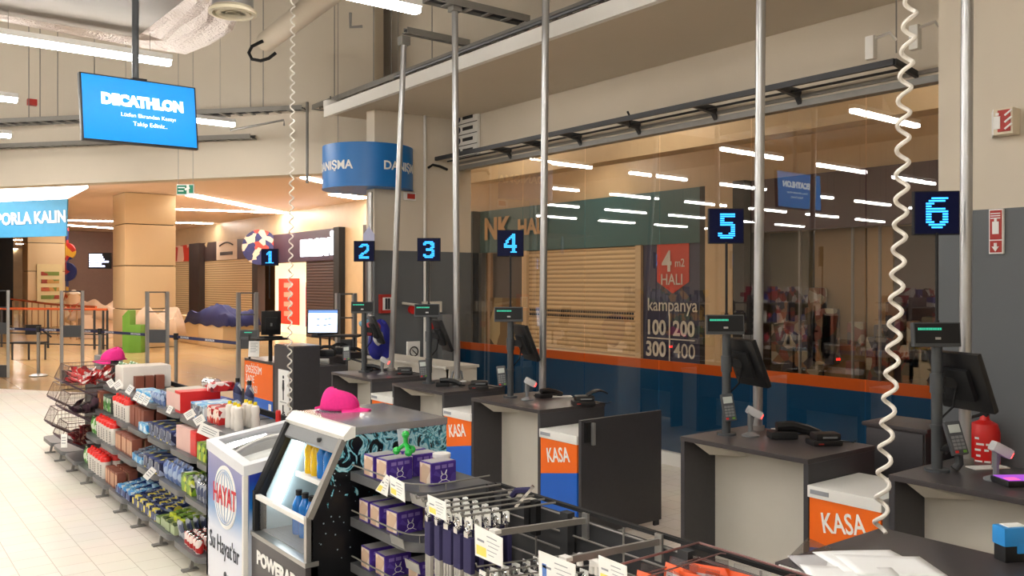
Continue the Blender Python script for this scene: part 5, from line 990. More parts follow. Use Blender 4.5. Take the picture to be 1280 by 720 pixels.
def pouch(w, h, m, seed=0, d=.03, name='snack_pack'):
    t_ = thing(name, None, 'packet'); rr = random.Random(seed); ph = rr.uniform(0, 6)
    def f(s): return lambda u, v: Vector((s*d/2*max(0, math.sin(PI*u))**.6*max(0, math.sin(PI*v))**.5+.012*math.sin(4*v+ph)*(v), (u-.5)*w*(1-.06*math.sin(PI*v)), h*v))
    obj('packet', MB().grid(f(-1), 8, 8).grid(f(1), 8, 8), m, t_); return t_
def can(r, h, m, m2=None, name='drink_can'):
    t_ = thing(name, None, 'can'); obj('can_body', MB().lathe((0, 0, 0), [(0, 0), (r*.85, 0), (r, .008), (r, h-.012), (r*.85, h-.002), (r*.8, h-.004), (0, h-.004)], 16), m, t_); obj('lid', MB().lathe((0, 0, 0), [(r*.86, h-.003), (r*.8, h+.001), (0, h-.001)], 16), m2 or CHROME, t_); return t_
def squeeze():
    t_ = thing('gel_bottle', None, 'bottle'); obj('bottle_body', MB().lathe((0, 0, 0), [(0, 0), (.028, 0), (.031, .01), (.030, .06), (.026, .09), (.031, .12), (.026, .15), (.014, .16)], 16), M_MILK, t_); obj('cap', MB().cyl((0, 0, .155), (0, 0, .18), .015, .012, n=12), M_YELL, t_); return t_
def place(mk, li, k, ny, nx, label, group, dx0=.05, sy=None, sx=None, jit=.004, y_off=.0, zoff=0, span=None, rz=0, cat=None, name=None):
    """rows of one kind of goods on shelf li, starting k bays from the near end"""
    z, x = LV[li]; y = GY0+k*bw; proto = mk(); first = True; n = 0; rr = random.Random(hash(group) % 999 if 0 else len(label)*7+li)
    for i in range(nx):
        for j in range(ny):
            loc = (x+dx0+i*(sx or .09)+rr.uniform(-jit, jit), y+y_off+(j+.5)*(sy or .09)+rr.uniform(-jit, jit), z-.005+zoff)
            r_ = rz+rr.uniform(-.05, .05)
            if first: proto.location = loc; proto.rotation_euler = (0, 0, r_); tag(proto, label, None, group if ny*nx > 1 else None); first = False
            else: dup(proto, loc, r_)
    return proto
L0, L1, L2, L3 = 0, 1, 2, 3
# bottom shelf
place(lambda: can(.026, .09, M_REDP), L0, 0.15, 5, 3, 'small orange and red can with shiny lid on the nearest end of the bottom shelf', 'red cans at the near end of the bottom shelf', .05, .062, .062)
place(lambda: can(.026, .11, M_GREYP), L0, 0.15, 5, 2, 'small silver topped grey can behind the red cans on the bottom shelf', 'grey cans at the near end of the bottom shelf', .24, .062, .062)
place(lambda: tray(.1, .26, .12, M_BAR, M_YG, 5), L0, 0.98, 3, 1, 'green and white carton of bars on the bottom shelf, nearest of the cartons', 'green white bar cartons on the bottom shelf', .16, .115)
place(lambda: pouch(.13, .12, M_GREYP, 3), L0, .78, 1, 4, 'grey pouch leaning by the green and white bar cartons', 'grey pouches on the bottom shelf', .06, .12, .05)
place(lambda: boxy(.09, .26, .05, M_GRNB, M_BAR), L0, 1.55, 1, 1, 'low green box at the far side of the bar cartons on the bottom shelf', '', .16, .1)
place(lambda: tray(.15, .28, .11, M_NY, M_NY, 6), L0, 1.72, 4, 1, 'dark blue carton with yellow print on the bottom shelf', 'navy and yellow cartons on the bottom shelf', .17, .165)
place(lambda: tray(.14, .26, .10, M_BLUEP, M_LB, 5), L0, 2.85, 3, 1, 'light blue carton on the bottom shelf beside the brown boxes', 'light blue cartons on the bottom shelf', .16, .16)
place(lambda: boxy(.075, .07, .14, M_BROWN, M_TANB), L0, 3.62, 5, 2, 'brown upright box on the bottom shelf between blue cartons and shakers', 'brown boxes on the bottom shelf', .07, .085, .1)
place(shaker, L0, 4.45, 6, 2, 'white shaker bottle with red lid on the bottom shelf', 'red lidded shakers on the bottom shelf', .07, .102, .1)
place(lambda: pouch(.13, .15, M_GREENP, 5), L0, 5.6, 2, 3, 'green snack packet on the bottom shelf beside the shakers', 'green packets on the bottom shelf', .08, .13, .07)
# level 2
place(lambda: can(.026, .12, M_GREYP), L1, .05, 5, 2, 'silver topped can on the second shelf at the near end', 'cans on the near end of the second shelf', .05, .065, .065)
place(lambda: boxy(.12, .1, .12, M_YG, M_YG), L1, .72, 2, 2, 'yellow and green box on the second shelf', 'yellow green boxes on the second shelf', .08, .13, .12)
place(lambda: pouch(.10, .14, M_GREYP, 8), L1, .5, 2, 3, 'grey white sachet between cans and yellow boxes on the second shelf', 'grey sachets on the second shelf', .06, .1, .05)
place(lambda: pouch(.12, .14, M_BLUEP, 9), L1, 1.18, 4, 2, 'blue and white sachet on the second shelf', 'blue sachets on the second shelf', .05, .11, .07)
place(lambda: boxy(.14, .22, .10, M_NY, M_GREYP), L1, 1.95, 3, 1, 'dark blue flat box on the second shelf', 'dark blue boxes on the second shelf', .14, .16)
place(lambda: tray(.13, .2, .11, M_LB, M_GREYP, 5), L1, 2.8, 2, 1, 'pale blue carton on the second shelf beside the brown boxes', 'pale blue cartons on the second shelf', .13, .15)
place(lambda: boxy(.085, .08, .15, M_BROWN, M_TANB), L1, 3.3, 6, 2, 'brown upright box on the second shelf', 'brown boxes on the second shelf', .08, .095, .1)
place(shaker, L1, 4.4, 6, 2, 'white shaker bottle with red lid on the second shelf', 'red lidded shakers on the second shelf', .07, .105, .1)
place(lambda: pouch(.13, .16, M_GREENP, 12), L1, 5.45, 2, 3, 'green snack packet on the second shelf left of the shakers', 'green packets on the second shelf', .06, .13, .09)
# level 3
place(lambda: boxy(.08, .1, .12, M_YG, M_YG), L2, .55, 3, 2, 'green and yellow small box on the third shelf', 'green yellow boxes on the third shelf', .08, .09, .11)
place(lambda: boxy(.07, .1, .14, M_GREYP, M_DKP), L2, .05, 3, 2, 'dark grey box on the third shelf at the near end', 'dark boxes on the near end of the third shelf', .08, .085, .11)
place(lambda: boxy(.13, .2, .17, M_REDB, M_REDB), L2, 1.05, 1, 1, 'big red carton on the third shelf', '', .14, .15)
place(lambda: boxy(.30, .2, .17, M_PINKB, None), L2, 1.3, 1, 1, 'wide brownish pink carton beside the big red carton on the third shelf', '', .14, .31)
place(lambda: boxy(.15, .2, .10, M_NY, M_GREYP), L2, 1.95, 4, 1, 'dark blue flat pack on the third shelf', 'dark blue packs on the third shelf', .13, .165)
place(lambda: boxy(.12, .16, .07, M_LB, M_LB), L2, 2.95, 2, 1, 'light blue small carton on the third shelf', 'light blue cartons on the third shelf', .1, .14)
place(lambda: boxy(.08, .08, .16, M_BROWN, M_BROWN), L2, 3.3, 5, 2, 'brown upright box on the third shelf', 'brown boxes on the third shelf', .09, .095, .1)
place(shaker, L2, 4.1, 5, 2, 'white tub bottle with red lid on the third shelf', 'red lidded bottles on the third shelf', .07, .1, .1)
place(lambda: boxy(.13, .12, .16, M_DGB, M_GREENP), L2, 5.1, 2, 1, 'dark green box on the third shelf beside the brown photo box', 'dark green boxes on the third shelf', .1, .15)
place(lambda: boxy(.15, .12, .17, M_BROWN, PK('p_orange', ((200, 110, 60), (120, 70, 50), (230, 170, 120)))), L2, 5.75, 1, 1, 'brown and orange picture box on the third shelf', '', .1, .15)
# top shelf
place(squeeze, L3, .30, 3, 2, 'white squeeze bottle with yellow cap on the near end of the top shelf', 'yellow capped bottles on the top shelf', .12, .085, .11)
place(lambda: boxy(.11, .09, .12, M_REDP, PK('p_or2', ((210, 70, 40), (240, 225, 210), (190, 40, 30)))), L3, .82, 2, 2, 'orange and red box behind the yellow capped bottles', 'orange red boxes on the top shelf', .12, .12, .1)
place(lambda: can(.018, .13, M_REDB, M_REDB, 'red_tube'), L3, .1, 1, 1, 'slim red tube right of the yellow capped bottles', '', .34, .05)
place(lambda: boxy(.28, .26, .11, M_LB, M_GREYP, 'water_pack'), L3, 1.25, 1, 1, 'shrink wrapped pack of small water bottles on the top shelf', '', .19, .3)
t2 = place(lambda: boxy(.26, .22, .09, sm('box_royal', 30, 50, 150), None), L3, 1.78, 1, 1, 'royal blue box behind the water pack on the top shelf', '', .3, .27)
place(lambda: boxy(.16, .30, .16, M_REDB, M_PINKB), L3, 2.0, 1, 1, 'bright red open carton with white front on the top shelf', '', .19, .17)
place(lambda: boxy(.24, .26, .15, M_CREAMB, M_PINKB), L3, 2.32, 1, 1, 'wide pinkish carton left of the bright red carton on the top shelf', '', .19, .25)
p = Vector((2.26, GY0+2.1*bw, 1.035)); t_ = thing('silver_tin', 'silver tin lying on the red cartons of the top shelf', 'tin', p); obj('tin_body', MB().cyl(p+Vector((-.03, .1, .045)), p+Vector((.0, -.06, .045)), .04, n=20), CHROME, t_)
p = Vector((2.27, GY0+1.85*bw, 1.035)); obj('red_pouch_heap', MB().box(p.x-.11, p.x+.08, p.y-.06, p.y+.03, p.z, p.z+.07, bev=.02), M_REDP, None, 'red and white packets heaped beside the silver tin', 'packets')
for k, (dy, l) in enumerate(((1.72, 'tall dark blue bottle nearest the silver tin on the top shelf'), (1.32, 'tall dark blue bottle standing alone behind the water pack'))): bottle('water_bottle', Vector((2.36, GY0+dy*bw, .875)), .26, .034, PK('p_navybot', ((50, 60, 100), (90, 100, 140), (200, 205, 215), (40, 44, 80))), BLACK, l)
place(lambda: pouch(.12, .09, M_BLUEP, 4), L3, 2.75, 4, 2, 'blue and white sachet on the top shelf left of the pink carton', 'blue sachets on the top shelf', .05, .09, .08)
place(lambda: boxy(.22, .14, .07, M_LB, sm('bright_sky', 60, 170, 225)), L3, 3.25, 2, 1, 'low sky blue carton in front of the white tub on the top shelf', 'sky blue cartons on the top shelf', .1, .24)
z, x = LV[3]; yb_ = 8.45; t_ = thing('translucent_box', 'big translucent white tub on the top shelf with brown boxes in it', 'tub', (x+.25, yb_+.15, z)); b = MB(); b.box(x+.04, x+.47, yb_, yb_+.3, z, z+.21, bev=.02); obj('tub', b, M_MILK, t_)
place(lambda: boxy(.07, .075, .13, M_BROWN, M_BROWN), L3, 4.72, 1, 3, 'reddish brown box in front of the translucent tub on the top shelf', 'brown boxes in front of the white tub', .17, .08, .09)
place(lambda: boxy(.26, .2, .15, M_DGB, M_DGB), L3, 5.45, 1, 1, 'dark green box on the top shelf left of the white tub', '', .22, .27)
place(lambda: boxy(.14, .2, .15, M_GRNB, M_GRNB), L3, 5.9, 1, 1, 'olive green box on the top shelf beside the dark green box', '', .32, .15)
place(lambda: boxy(.10, .2, .15, M_CREAMB, M_CREAMB), L3, 6.15, 1, 1, 'cream box on the top shelf left of the olive green box', '', .32, .1)
place(lambda: pouch(.16, .05, PK('p_foilg', ((230, 235, 230), (60, 120, 60), (40, 50, 50), (200, 210, 205))), 6, .06), L3, 5.4, 4, 2, 'silver and green packet lying on the dark green box', 'packets on the dark green box', .2, .12, .1, zoff=.15)
# dark bag and far cap
c = Vector((2.24, 9.95, LV[3][0]-.004)); blob('dark_bag', c+UP*.08, .15, sm('bag_dark', 62, 64, 70), 'dark grey bag under the small pink cap at the far end', 'bag', 6, .08, sq=(.8, 1.1, .5))
obj('white_bag', MB().box(2.20, 2.30, GY0+6.45*bw, GY0+6.7*bw, .87, .99, bev=.02), M_MILK, None, 'small cream bag on the far end of the top shelf', 'bag')
cap('baseball_cap', c+UP*.155, 1.2, YAW+2.6, 'pink baseball cap on the dark bag at the far end of the shelves', 0)
obj('grey_case', MB().box(2.2, 2.42, GY0+7.8*bw, GY0+8.4*bw, .875, 1.05, bev=.01), GREYP, None, 'grey case behind the pink cap at the far end of the shelves', 'case')
# ---------------------------------------------------------------- wire baskets at the far end
WIRE = sm('basket_wire', 116, 96, 88, rough=.4, metal=.5); SCOOP = sm('basket_scoop', 84, 66, 78, rough=.5)
def basket(y, z, m, label, fill):
    t_ = thing('wire_basket', label, 'basket', (1.85, y, z)); W = .5; b = MB(); yy0, yy1 = y-W/2, y+W/2; prof = [(2.16, z+.20), (2.14, z), (1.88, z), (1.62, z+.15), (1.62, z+.20)]; W = .42; yy0, yy1 = y-W/2, y+W/2
    obj('scoop', MB().prism([(x_, yy0, z_) for x_, z_ in ((2.14, z), (1.88, z), (1.62, z+.15), (1.63, z+.165), (1.89, z+.012), (2.14, z+.012))], (0, W, 0)), SCOOP, t_)
    for yy in (yy0, yy1): b.tube([(1.62, yy, z+.16), (1.68, yy, z+.30), (2.16, yy, z+.30), (2.16, yy, z+.0)], .004, 5)
    for k in range(14): x_ = 1.68+.034*k; [b.tube([(x_, yy, z+.30), (x_, yy, max(z+.01, z+.01+(1.88-x_)*.55))], .0013, 4) for yy in (yy0, yy1)]
    for zz in (.12, .2, .26): [b.tube([(1.64 if zz < .2 else 1.66, yy, z+zz), (2.16, yy, z+zz)], .0013, 4) for yy in (yy0, yy1)]
    for k in range(15): yy = yy0+W*k/14; b.tube([(1.62, yy, z+.16), (1.68, yy, z+.30)], .0013, 4)
    b.tube([(1.68, yy0, z+.30), (1.68, yy1, z+.30)], .005, 5); obj('wire_sides', b, WIRE, t_, kind='stuff'); return t_
BK = [(9.95, .27, M_REDP, 'farthest wire basket on the lowest level'), (9.45, .20, M_REDP, 'wire basket with dark red nets on the lowest level'), (9.8, .54, M_DKP, 'farthest wire basket on the middle level'), (9.33, .50, M_DKP, 'wire basket with dark packets on the middle level'), (9.38, .76, M_REDP, 'top wire basket heaped with red and white packets')]
for y, z, m, l in BK: basket(y, z, m, l, 0)
def heap(y, z, m, label, group, n, seed, w=.11, h=.13):
    rr = random.Random(seed); pr = pouch(w, h, m, seed, .04); first = True
    for k in range(n):
        loc = Vector((rr.uniform(1.78, 2.05), y+rr.uniform(-.17, .17), z+.03+rr.uniform(0, .10))); o = pr if first else dup(pr)
        o.location = loc; o.rotation_euler = (rr.uniform(-.6, .6), rr.uniform(.6, 1.4), rr.uniform(0, 6)); first = False
    tag(pr, label, None, group)
    for o in bpy.data.objects:
        if o.name.startswith('snack_pack') and o.get('label') is None and not o.parent: o['label'] = label; o['group'] = group
heap(9.38, .83, M_REDP, 'red and white packet heaped in the top wire basket', 'packets in the top basket', 22, 31)
heap(9.33, .54, M_DKP, 'dark purple packet in the middle wire baskets', 'packets in the middle baskets', 18, 32)
heap(9.45, .23, PK('p_dred', ((120, 24, 30), (90, 20, 26), (170, 130, 110), (150, 30, 36))), 'dark red netted packet in the low wire basket', 'packets in the low basket', 18, 33)
# shelf price tags
def ptag(u, v, w, h, roll, label, d=None, X=None, parent=None, m=PAPER):
    p = P(u, v, X=X) if X else P(u, v, d=d); M = frame(p, RT) @ Matrix.Rotation(roll, 4, 'Z'); t_ = thing('price_tag', label, 'tag', p); t_['group'] = 'shelf price tags'
    obj('card', MB().box(-w/2, w/2, -h/2, h/2, -.002, 0, M=M), m, t_); b = MB()
    for k in range(3): b.box(-w*.35, w*.3-.02*w*k, h*(.2-.2*k), h*(.26-.2*k), 0, .0008, M=M)
    obj('print_lines', b, INKL, t_); q = M @ Vector((0, h*.3, -.002)); obj('clip', MB().bar(q, q+Vector((.03, 0, -.01)), .012, .004), PLAST, t_); return t_
for u, v, w, h, r, X, l in ((262, 540, .155, .075, -.42, 1.90, 'largest white price card on the top shelf edge, above the freezer'), (249, 525, .075, .055, .55, 1.91, 'second white price tag left of the largest card'), (237, 518, .075, .055, .55, 1.91, 'third white price tag left of the largest card'), (212, 512, .035, .06, -.45, 1.91, 'narrow white price tag below the bright red carton'),
    (183, 501, .04, .075, -.5, 1.91, 'rightmost of three close white tags on the top shelf'), (177, 498, .04, .085, -.5, 1.91, 'middle of three close white tags on the top shelf'), (171, 495, .04, .08, -.5, 1.91, 'leftmost of three close white tags on the top shelf'), (162, 487, .05, .08, -.6, 1.91, 'white tag below the translucent tub'), (147.5, 481, .08, .07, .6, 1.91, 'white tag left of the translucent tub'), (138.5, 479, .06, .07, .6, 1.91, 'leftmost white tag on the top shelf edge'), (187, 592, .05, .10, -.75, 1.77, 'single white tag on the second shelf edge'), (80, 551, .06, .13, 0, 1.63, 'white tag hanging on the lowest wire basket')):
    ptag(u, v, w, h, r, l, X=X)
# ================================================================ shelf bay with purple boxes
t = thing('treat_gondola', 'short grey shelving bay with purple boxes right of the drinks fridge', 'shelving', (2.2, 3.66, 0)); bx0, by0, by1 = 2.03, 3.36, 4.0
PL = [.90, .667, .435, .2]
for z in PL:
    poly = [(2.46, by0), (2.46, by1), (bx0, by1)]; r = .16
    for q in range(9): a = PI+q*PI/16; poly.append((bx0+r+r*math.cos(a), by0+r+r*math.sin(a)))
    s = obj('shelf', MB().prism([(x, y, z-.045) for x, y in poly], (0, 0, .045)), SHELF, t); inner = [(bx0-.0, by1-.01), (bx0, by0+r)]+[(bx0+r+r*math.cos(PI+q*PI/16), by0+r+r*math.sin(PI+q*PI/16)) for q in range(9)]+[(2.44, by0)]
    obj('wire_rail', MB().tube([(x+.004, y+.002, z+.035) for x, y in inner], .004, 5), STEELD, s)
    for q in (0, 4, 8): x, y = inner[2+q] if q else inner[1]; obj('wire_post', MB().cyl((x+.004, y+.002, z-.005), (x+.004, y+.002, z+.035), .003, n=5), STEELD, s)
obj('back_panel', MB().box(2.44, 2.46, by0, by1, .02, .86), SHELFD, t); obj('base', MB().box(2.1, 2.46, by0+.06, by1, .0, .15), SHELFD, t); obj('upright', MB().box(2.42, 2.46, by0-.02, by0+.02, 0, .9), SHELFD, t)
PURP = PK('treat_purple', ((70, 44, 140), (78, 50, 150), (66, 40, 132), (90, 70, 160)), 30); PHOTO = PK('treat_photo', ((226, 210, 190), (206, 176, 150), (236, 226, 214), (170, 120, 90)), 16); PGREY = sm('treat_top', 176, 172, 170, rough=.3, noise=.1)
def treat():
    t_ = thing('treat_box', None, 'box'); D, W, h = .145, .102, .108; obj('carton', MB().box(-D/2, D/2, -W/2, W/2, 0, h, bev=.006), PURP, t_); obj('photo_side', MB().box(-D/2-.0015, -D/2, -W/2+.008, W/2-.008, .008, h-.006), PHOTO, t_); obj('top_print', MB().box(-D/2+.008, D/2-.008, -W/2+.008, W/2-.008, h, h+.001), PGREY, t_)
    b = MB(); y = -W/2-.001; b.tube([(-.0+.018*math.cos(a*PI/8), y, .035+.014*math.sin(a*PI/8)) for a in range(17)], .0015, 4); b.tube([(-.012, y, .05), (-.016, y, .068), (-.008, y, .052)], .0015, 4); b.tube([(.012, y, .05), (.016, y, .068), (.006, y, .052)], .0015, 4); b.tube([(-.03, y, .012), (-.01, y, .022), (.012, y, .022), (.032, y, .012)], .0015, 4)
    obj('outline_print', b, PAPER, t_); b = MB()
    for k in range(3): b.box(-.05+.038*k, -.022+.038*k, y-.0005, y+.001, .078, .094)
    obj('side_print', b, sm('lilac_print', 140, 120, 190), t_); return t_
tp = None
TPOS = [(0, 2.115, 3.83, 'purple treat box with pale photo side, first from the fridge on the top shelf'), (0, 2.12, 3.71, 'purple treat box second from the fridge in the front row of the top shelf'), (0, 2.25, 3.52, 'purple and grey treat box at the rounded end of the top shelf'), (0, 2.29, 3.86, 'grey topped treat box in the back row nearest the fridge'), (0, 2.29, 3.74, 'grey topped treat box in the back row behind the green toy'),
    (1, 2.115, 3.88, 'treat box on the middle shelf nearest the fridge'), (1, 2.115, 3.765, 'second treat box from the fridge on the middle shelf'), (1, 2.125, 3.62, 'third treat box from the fridge on the middle shelf with purple side visible'), (1, 2.28, 3.62, 'treat box behind the third one on the middle shelf'),
    (2, 2.115, 3.86, 'treat box on the low shelf nearest the fridge'), (2, 2.12, 3.72, 'second treat box from the fridge on the low shelf'), (2, 2.2, 3.54, 'treat box at the rounded end of the low shelf'), (2, 2.33, 3.56, 'rear treat box at the rounded end of the low shelf')]
for k, x, y, l in TPOS:
    if tp is None: tp = treat(); o = tp
    else: o = dup(tp)
    o.location = (x, y, PL[k]); o.rotation_euler = (0, 0, random.uniform(-.06, .06)); o['label'] = l; o['group'] = 'purple treat boxes'
# green toy, tumbler, tub
GT = sm('toy_green', 40, 180, 70, rough=.25); c = P(507, 560, Y=3.66); c.z = 1.022
t = thing('rubber_toy', 'bright green rubber dog toy with three ball feet on the purple boxes', 'toy', (c.x, c.y, 1.015)); b = MB(); q0 = c+UP*.055; b.tube([c+UP*.02+Vector((0, 0, .03)), q0+UP*.04], .011, 10); b.lathe(q0+UP*.045, [(0, -.02), (.014, -.014), (.02, 0), (.014, .014), (0, .02)], 14)
for a in (.3, 2.4, 4.5): q = c+Vector((.045*math.cos(a), .045*math.sin(a), .02)); b.tube([q0, q], .010, 8); b.lathe(q, [(0, -.02), (.014, -.014), (.02, 0), (.014, .014), (0, .02)], 14)
obj('toy_body', b, GT, t)
p = Vector((2.30, 3.93, 1.01)); t = thing('plastic_tumbler', 'clear greyish plastic cup standing beside the splash printed fridge wall', 'cup', p); obj('cup', MB().lathe(p, [(0, 0), (.026, 0), (.034, .085), (.032, .085), (.025, .004)], 20), sm('cup_grey', 190, 200, 204, rough=.3), t)
p = Vector((2.33, 3.61, .90)); t = thing('treat_tub', 'small round tub with white lid and red band behind the purple boxes', 'tub', p); obj('tub_body', MB().cyl(p, p+UP*.10, .042, n=24), sm('tub_red', 200, 120, 90), t); obj('lid', MB().cyl(p+UP*.10, p+UP*.118, .045, n=24), WHITE, t)
def card(pts, X, label, yellow=True, blue=False, grp='product price cards'):
    q = [P(u, v, X=X) for u, v in pts]; c = sum(q, Vector())/4; t_ = thing('price_card', label, 'tag', (c.x, c.y, min(z.z for z in q))); t_['group'] = grp
    obj('card', MB().prism(q, (.003, 0, 0)), PAPER, t_, smooth=False)
    def at(a, b_): return q[0].lerp(q[1], a).lerp(q[3].lerp(q[2], a), b_)-Vector((.0008, 0, 0))
    def patch(a0, b0, a1, b1, m, nm): obj(nm, MB().prism([at(a0, b0), at(a1, b0), at(a1, b1), at(a0, b1)], (.0008, 0, 0)), m, t_, smooth=False)
    if yellow: patch(.06, .62, .42, .92, YEL, 'yellow_field')
    if blue: patch(.1, .35, .22, .8, sm('card_blue', 90, 130, 200), 'blue_picture')
    b = MB()
    for a0, b0, a1, b1 in ((.45, .18, .8, .21), (.45, .34, .9, .36), (.5, .48, .85, .50), (.45, .64, .8, .66), (.5, .78, .7, .80)): b.prism([at(a0, b0), at(a1, b0), at(a1, b1), at(a0, b1)], (.0008, 0, 0))
    b.prism([at(.1, .40), at(.35, .40), at(.35, .47), at(.1, .47)], (.0008, 0, 0)); obj('print_lines', b, INKL, t_, smooth=False); return t_
card([(483, 593), (487, 597), (484, 621), (469, 613)], 2.0, 'tilted white and yellow card on the purple box shelf, left one'); card([(487, 594), (505, 604), (506, 628), (488, 617)], 1.99, 'white and yellow price card on the purple box shelf, right one')
for k, (u, v) in enumerate(((521, 624), (495, 675), (514, 706))): p = P(u, v, X=2.0 if k else 2.03); obj('label_holder', MB().prism([p+Vector((0, .06, .015)), p+Vector((0, -.06, .015)), p+Vector((.01, -.06, -.03)), p+Vector((.01, .06, -.03))], (.004, 0, 0)), STEEL, None, ['empty metal label holder on the top purple box shelf', 'empty metal label holder on the middle purple box shelf', 'empty metal label holder on the low purple box shelf'][k], 'tag holder')
# ================================================================ hanging rack of wires in the foreground
RX = 2.45; t = thing('hook_rack', 'grey wire and panel display rack with hook bars in the foreground', 'rack', (RX, 2.3, 0)); ry0, ry1 = 1.15, 3.34
obj('back_panel', MB().box(RX+.01, RX+.02, ry0, ry1, .06, .86), SHELFD, t); obj('top_rail', MB().bar((RX+.02, ry0, .895), (RX+.02, ry1, .895), .022, .015), BLACKM, t)
for k in range(8): z = .862-.075*k; obj('grid_wire', MB().cyl((RX-.008, ry0, z), (RX-.008, ry1, z), .0045, n=6), STEELD, t)
for y in (3.25, 2.78, 2.12, 1.5): obj('upright', MB().box(RX-.04, RX+.0, y-.025, y+.025, 0, .885), SHELFD, t)
for y in (3.0, 2.45, 1.8): obj('thin_post', MB().cyl((RX-.012, y, .1), (RX-.012, y, .89), .005, n=6), STEELD, t)
obj('base', MB().box(1.98, RX, ry0, ry1, .0, .16), SHELFD, t); obj('deck', MB().box(1.95, RX, ry0, ry1, .16, .185), SHELF, t)
def bar(y, z0, z1, xf, r=.011, flat=True, m=STEELD):
    h = obj('hook_bar', (MB().bar((RX-.02, y, z0), (xf, y, z1), .014, .024) if flat else MB().tube([(RX-.01, y, z0), (xf, y, z1), (xf-.006, y, z1+.015)], r, 6)), m, t)
    if flat: obj('bar_bracket', MB().box(RX-.03, RX-.018, y-.018, y+.018, z0-.075, z0+.03, bev=.002), STEEL, h); obj('bar_tip', MB().box(xf-.01, xf+.02, y-.02, y+.02, z1, z1+.014), WHITE, h)
bar(2.66, .875, .905, 1.955); bar(2.25, .885, .905, 1.955)
for y in (2.87, 2.945, 3.02, 3.095, 3.17): bar(y, .905, .925, 1.95, .005, False)
bar(3.27, .91, .915, 1.98, .006, False)
PKW = sm('pinkish_wire', 140, 106, 104, rough=.4, metal=.4)
for y in (2.55, 2.62, 2.70, 2.78): bar(y, .70, .745, 1.96, .004, False)
# wire basket with orange packs
t = thing('wire_basket', 'wire basket full of orange packets at the bottom of the picture', 'basket', (2.2, 1.83, .7)); yy0, yy1 = 1.52, 2.06
b = MB(); rim = [(2.43, yy1, .925), (1.97, yy1, .925), (1.97, yy0, .925), (2.43, yy0, .925), (2.43, yy1, .925)]; b.tube(rim, .0045, 6)
for y in (1.66, 1.80, 1.94): b.tube([(2.43, y, .915), (2.40, y, .922), (1.99, y, .915), (1.97, y, .90), (1.99, y, .70)], .003, 5) if y != 1.80 else b.tube([(2.43, y, .70), (1.99, y, .70)], .004, 5)
for z in (.72, .80, .87): b.tube([(x, y, z) for x, y, _ in rim], .003, 5)
for k in range(9): y = yy0+(yy1-yy0)*k/8; b.tube([(1.97, y, .925), (1.98, y, .70), (2.43, y, .70)], .003, 5)
obj('wires', b, PKW, t, kind='stuff'); obj('floor_panel', MB().box(1.98, 2.43, yy0, yy1, .695, .70), SHELFD, t)
ORP = sm('pack_orange', 240, 92, 30, rough=.35, noise=.08); OP = [(2.10, 1.99, .18), (2.12, 1.90, .1), (2.22, 2.0, .28), (2.25, 1.90, .0), (2.10, 1.80, .2), (2.22, 1.80, .1), (2.33, 1.93, .15), (2.34, 1.80, .3), (2.16, 1.68, .1), (2.28, 1.68, .2), (2.1, 1.60, .15)]
op = None; DESC = ['front left', 'second', 'rear left', 'middle', 'front middle', 'centre right', 'rearmost', 'rear right', 'near right', 'far right', 'nearest']
for k, (x, y, a) in enumerate(OP):
    if op is None:
        op = thing('orange_packet', None, 'packet', (0, 0, 0), 0, 'orange packets in the wire basket'); q = pouch(.15, .19, ORP, 4, .05); kk = kids(q)[0]; kk.parent = op; bpy.data.objects.remove(q)
        obj('white_label', MB().box(-.036, -.032, -.035, .035, .13, .165), PAPER, op); obj('label_print', MB().box(-.038, -.036, -.026, .022, .15, .155).box(-.038, -.036, -.026, .012, .138, .142), INK, op); obj('clear_top', MB().box(-.004, .004, -.065, .065, .185, .215), PLAST, op); o = op
    else: o = dup(op)
    o.location = (x, y, .70); o.rotation_euler = (random.uniform(-.06, .06), a, random.uniform(-.3, .3)); o['label'] = 'orange packet with small white label standing in the wire basket'
# hanging gear with clips
NAVYS = sm('strap_navy', 44, 40, 84, rough=.8); GREYS = sm('strap_grey', 168, 164, 158, rough=.8)
def strapitem():
    t_ = thing('clip_strap', None, 'strap', (0, 0, 0)); obj('header_card', MB().box(-.004, .0, -.024, .024, -.02, .022), PAPER, t_); b = MB(); b.tube([(-.008, .015*math.cos(k*PI/6), -.012+.018*math.sin(k*PI/6)) for k in range(13)], .0055, 6); b.box(-.018, .004, -.015, .015, -.055, -.03, bev=.004); obj('metal_clip', b, CHROME, t_)
    obj('navy_strap', MB().box(-.012, .01, -.028, .028, -.20, -.055, bev=.006), NAVYS, t_); b = MB()
    for k in range(3): b.box(-.010, .008, -.026+.018*k, -.012+.018*k, -.30-.015*(k % 2), -.19, bev=.003)
    obj('grey_tails', b, GREYS, t_); return t_
sp = None
for yi, y in enumerate((3.17, 3.095, 3.02, 2.945, 2.87)):
    for k in range(5):
        x = 1.985+.047*k; loc = (x, y, .885+.006)
        if sp is None: sp = strapitem(); o = sp
        else: o = dup(sp)
        o.location = loc; o.rotation_euler = (0, 0, random.uniform(-.15, .15)); o['label'] = 'navy and grey strap with silver clip hanging from the upper wire bars'; o['group'] = 'straps on the upper wire bars'
for y in (2.55, 2.66, 2.78):
    for k in range(7): o = dup(sp, (1.99+.055*k, y, .70), random.uniform(-.1, .1)); o['label'] = 'strap with silver clip hanging from the lower wire bars'; o['group'] = 'straps on the lower wire bars'
c = P(663, 618, X=2.36); t = thing('buckle_strap', 'single black strap with silver buckle hanging at the back of the rack', 'strap', c-UP*.16); obj('black_strap', MB().box(c.x-.01, c.x+.02, c.y-.05, c.y-.01, c.z-.17, c.z-.02, bev=.006).box(c.x-.01, c.x+.02, c.y+.0, c.y+.035, c.z-.16, c.z-.03, bev=.006), BLACKM, t)
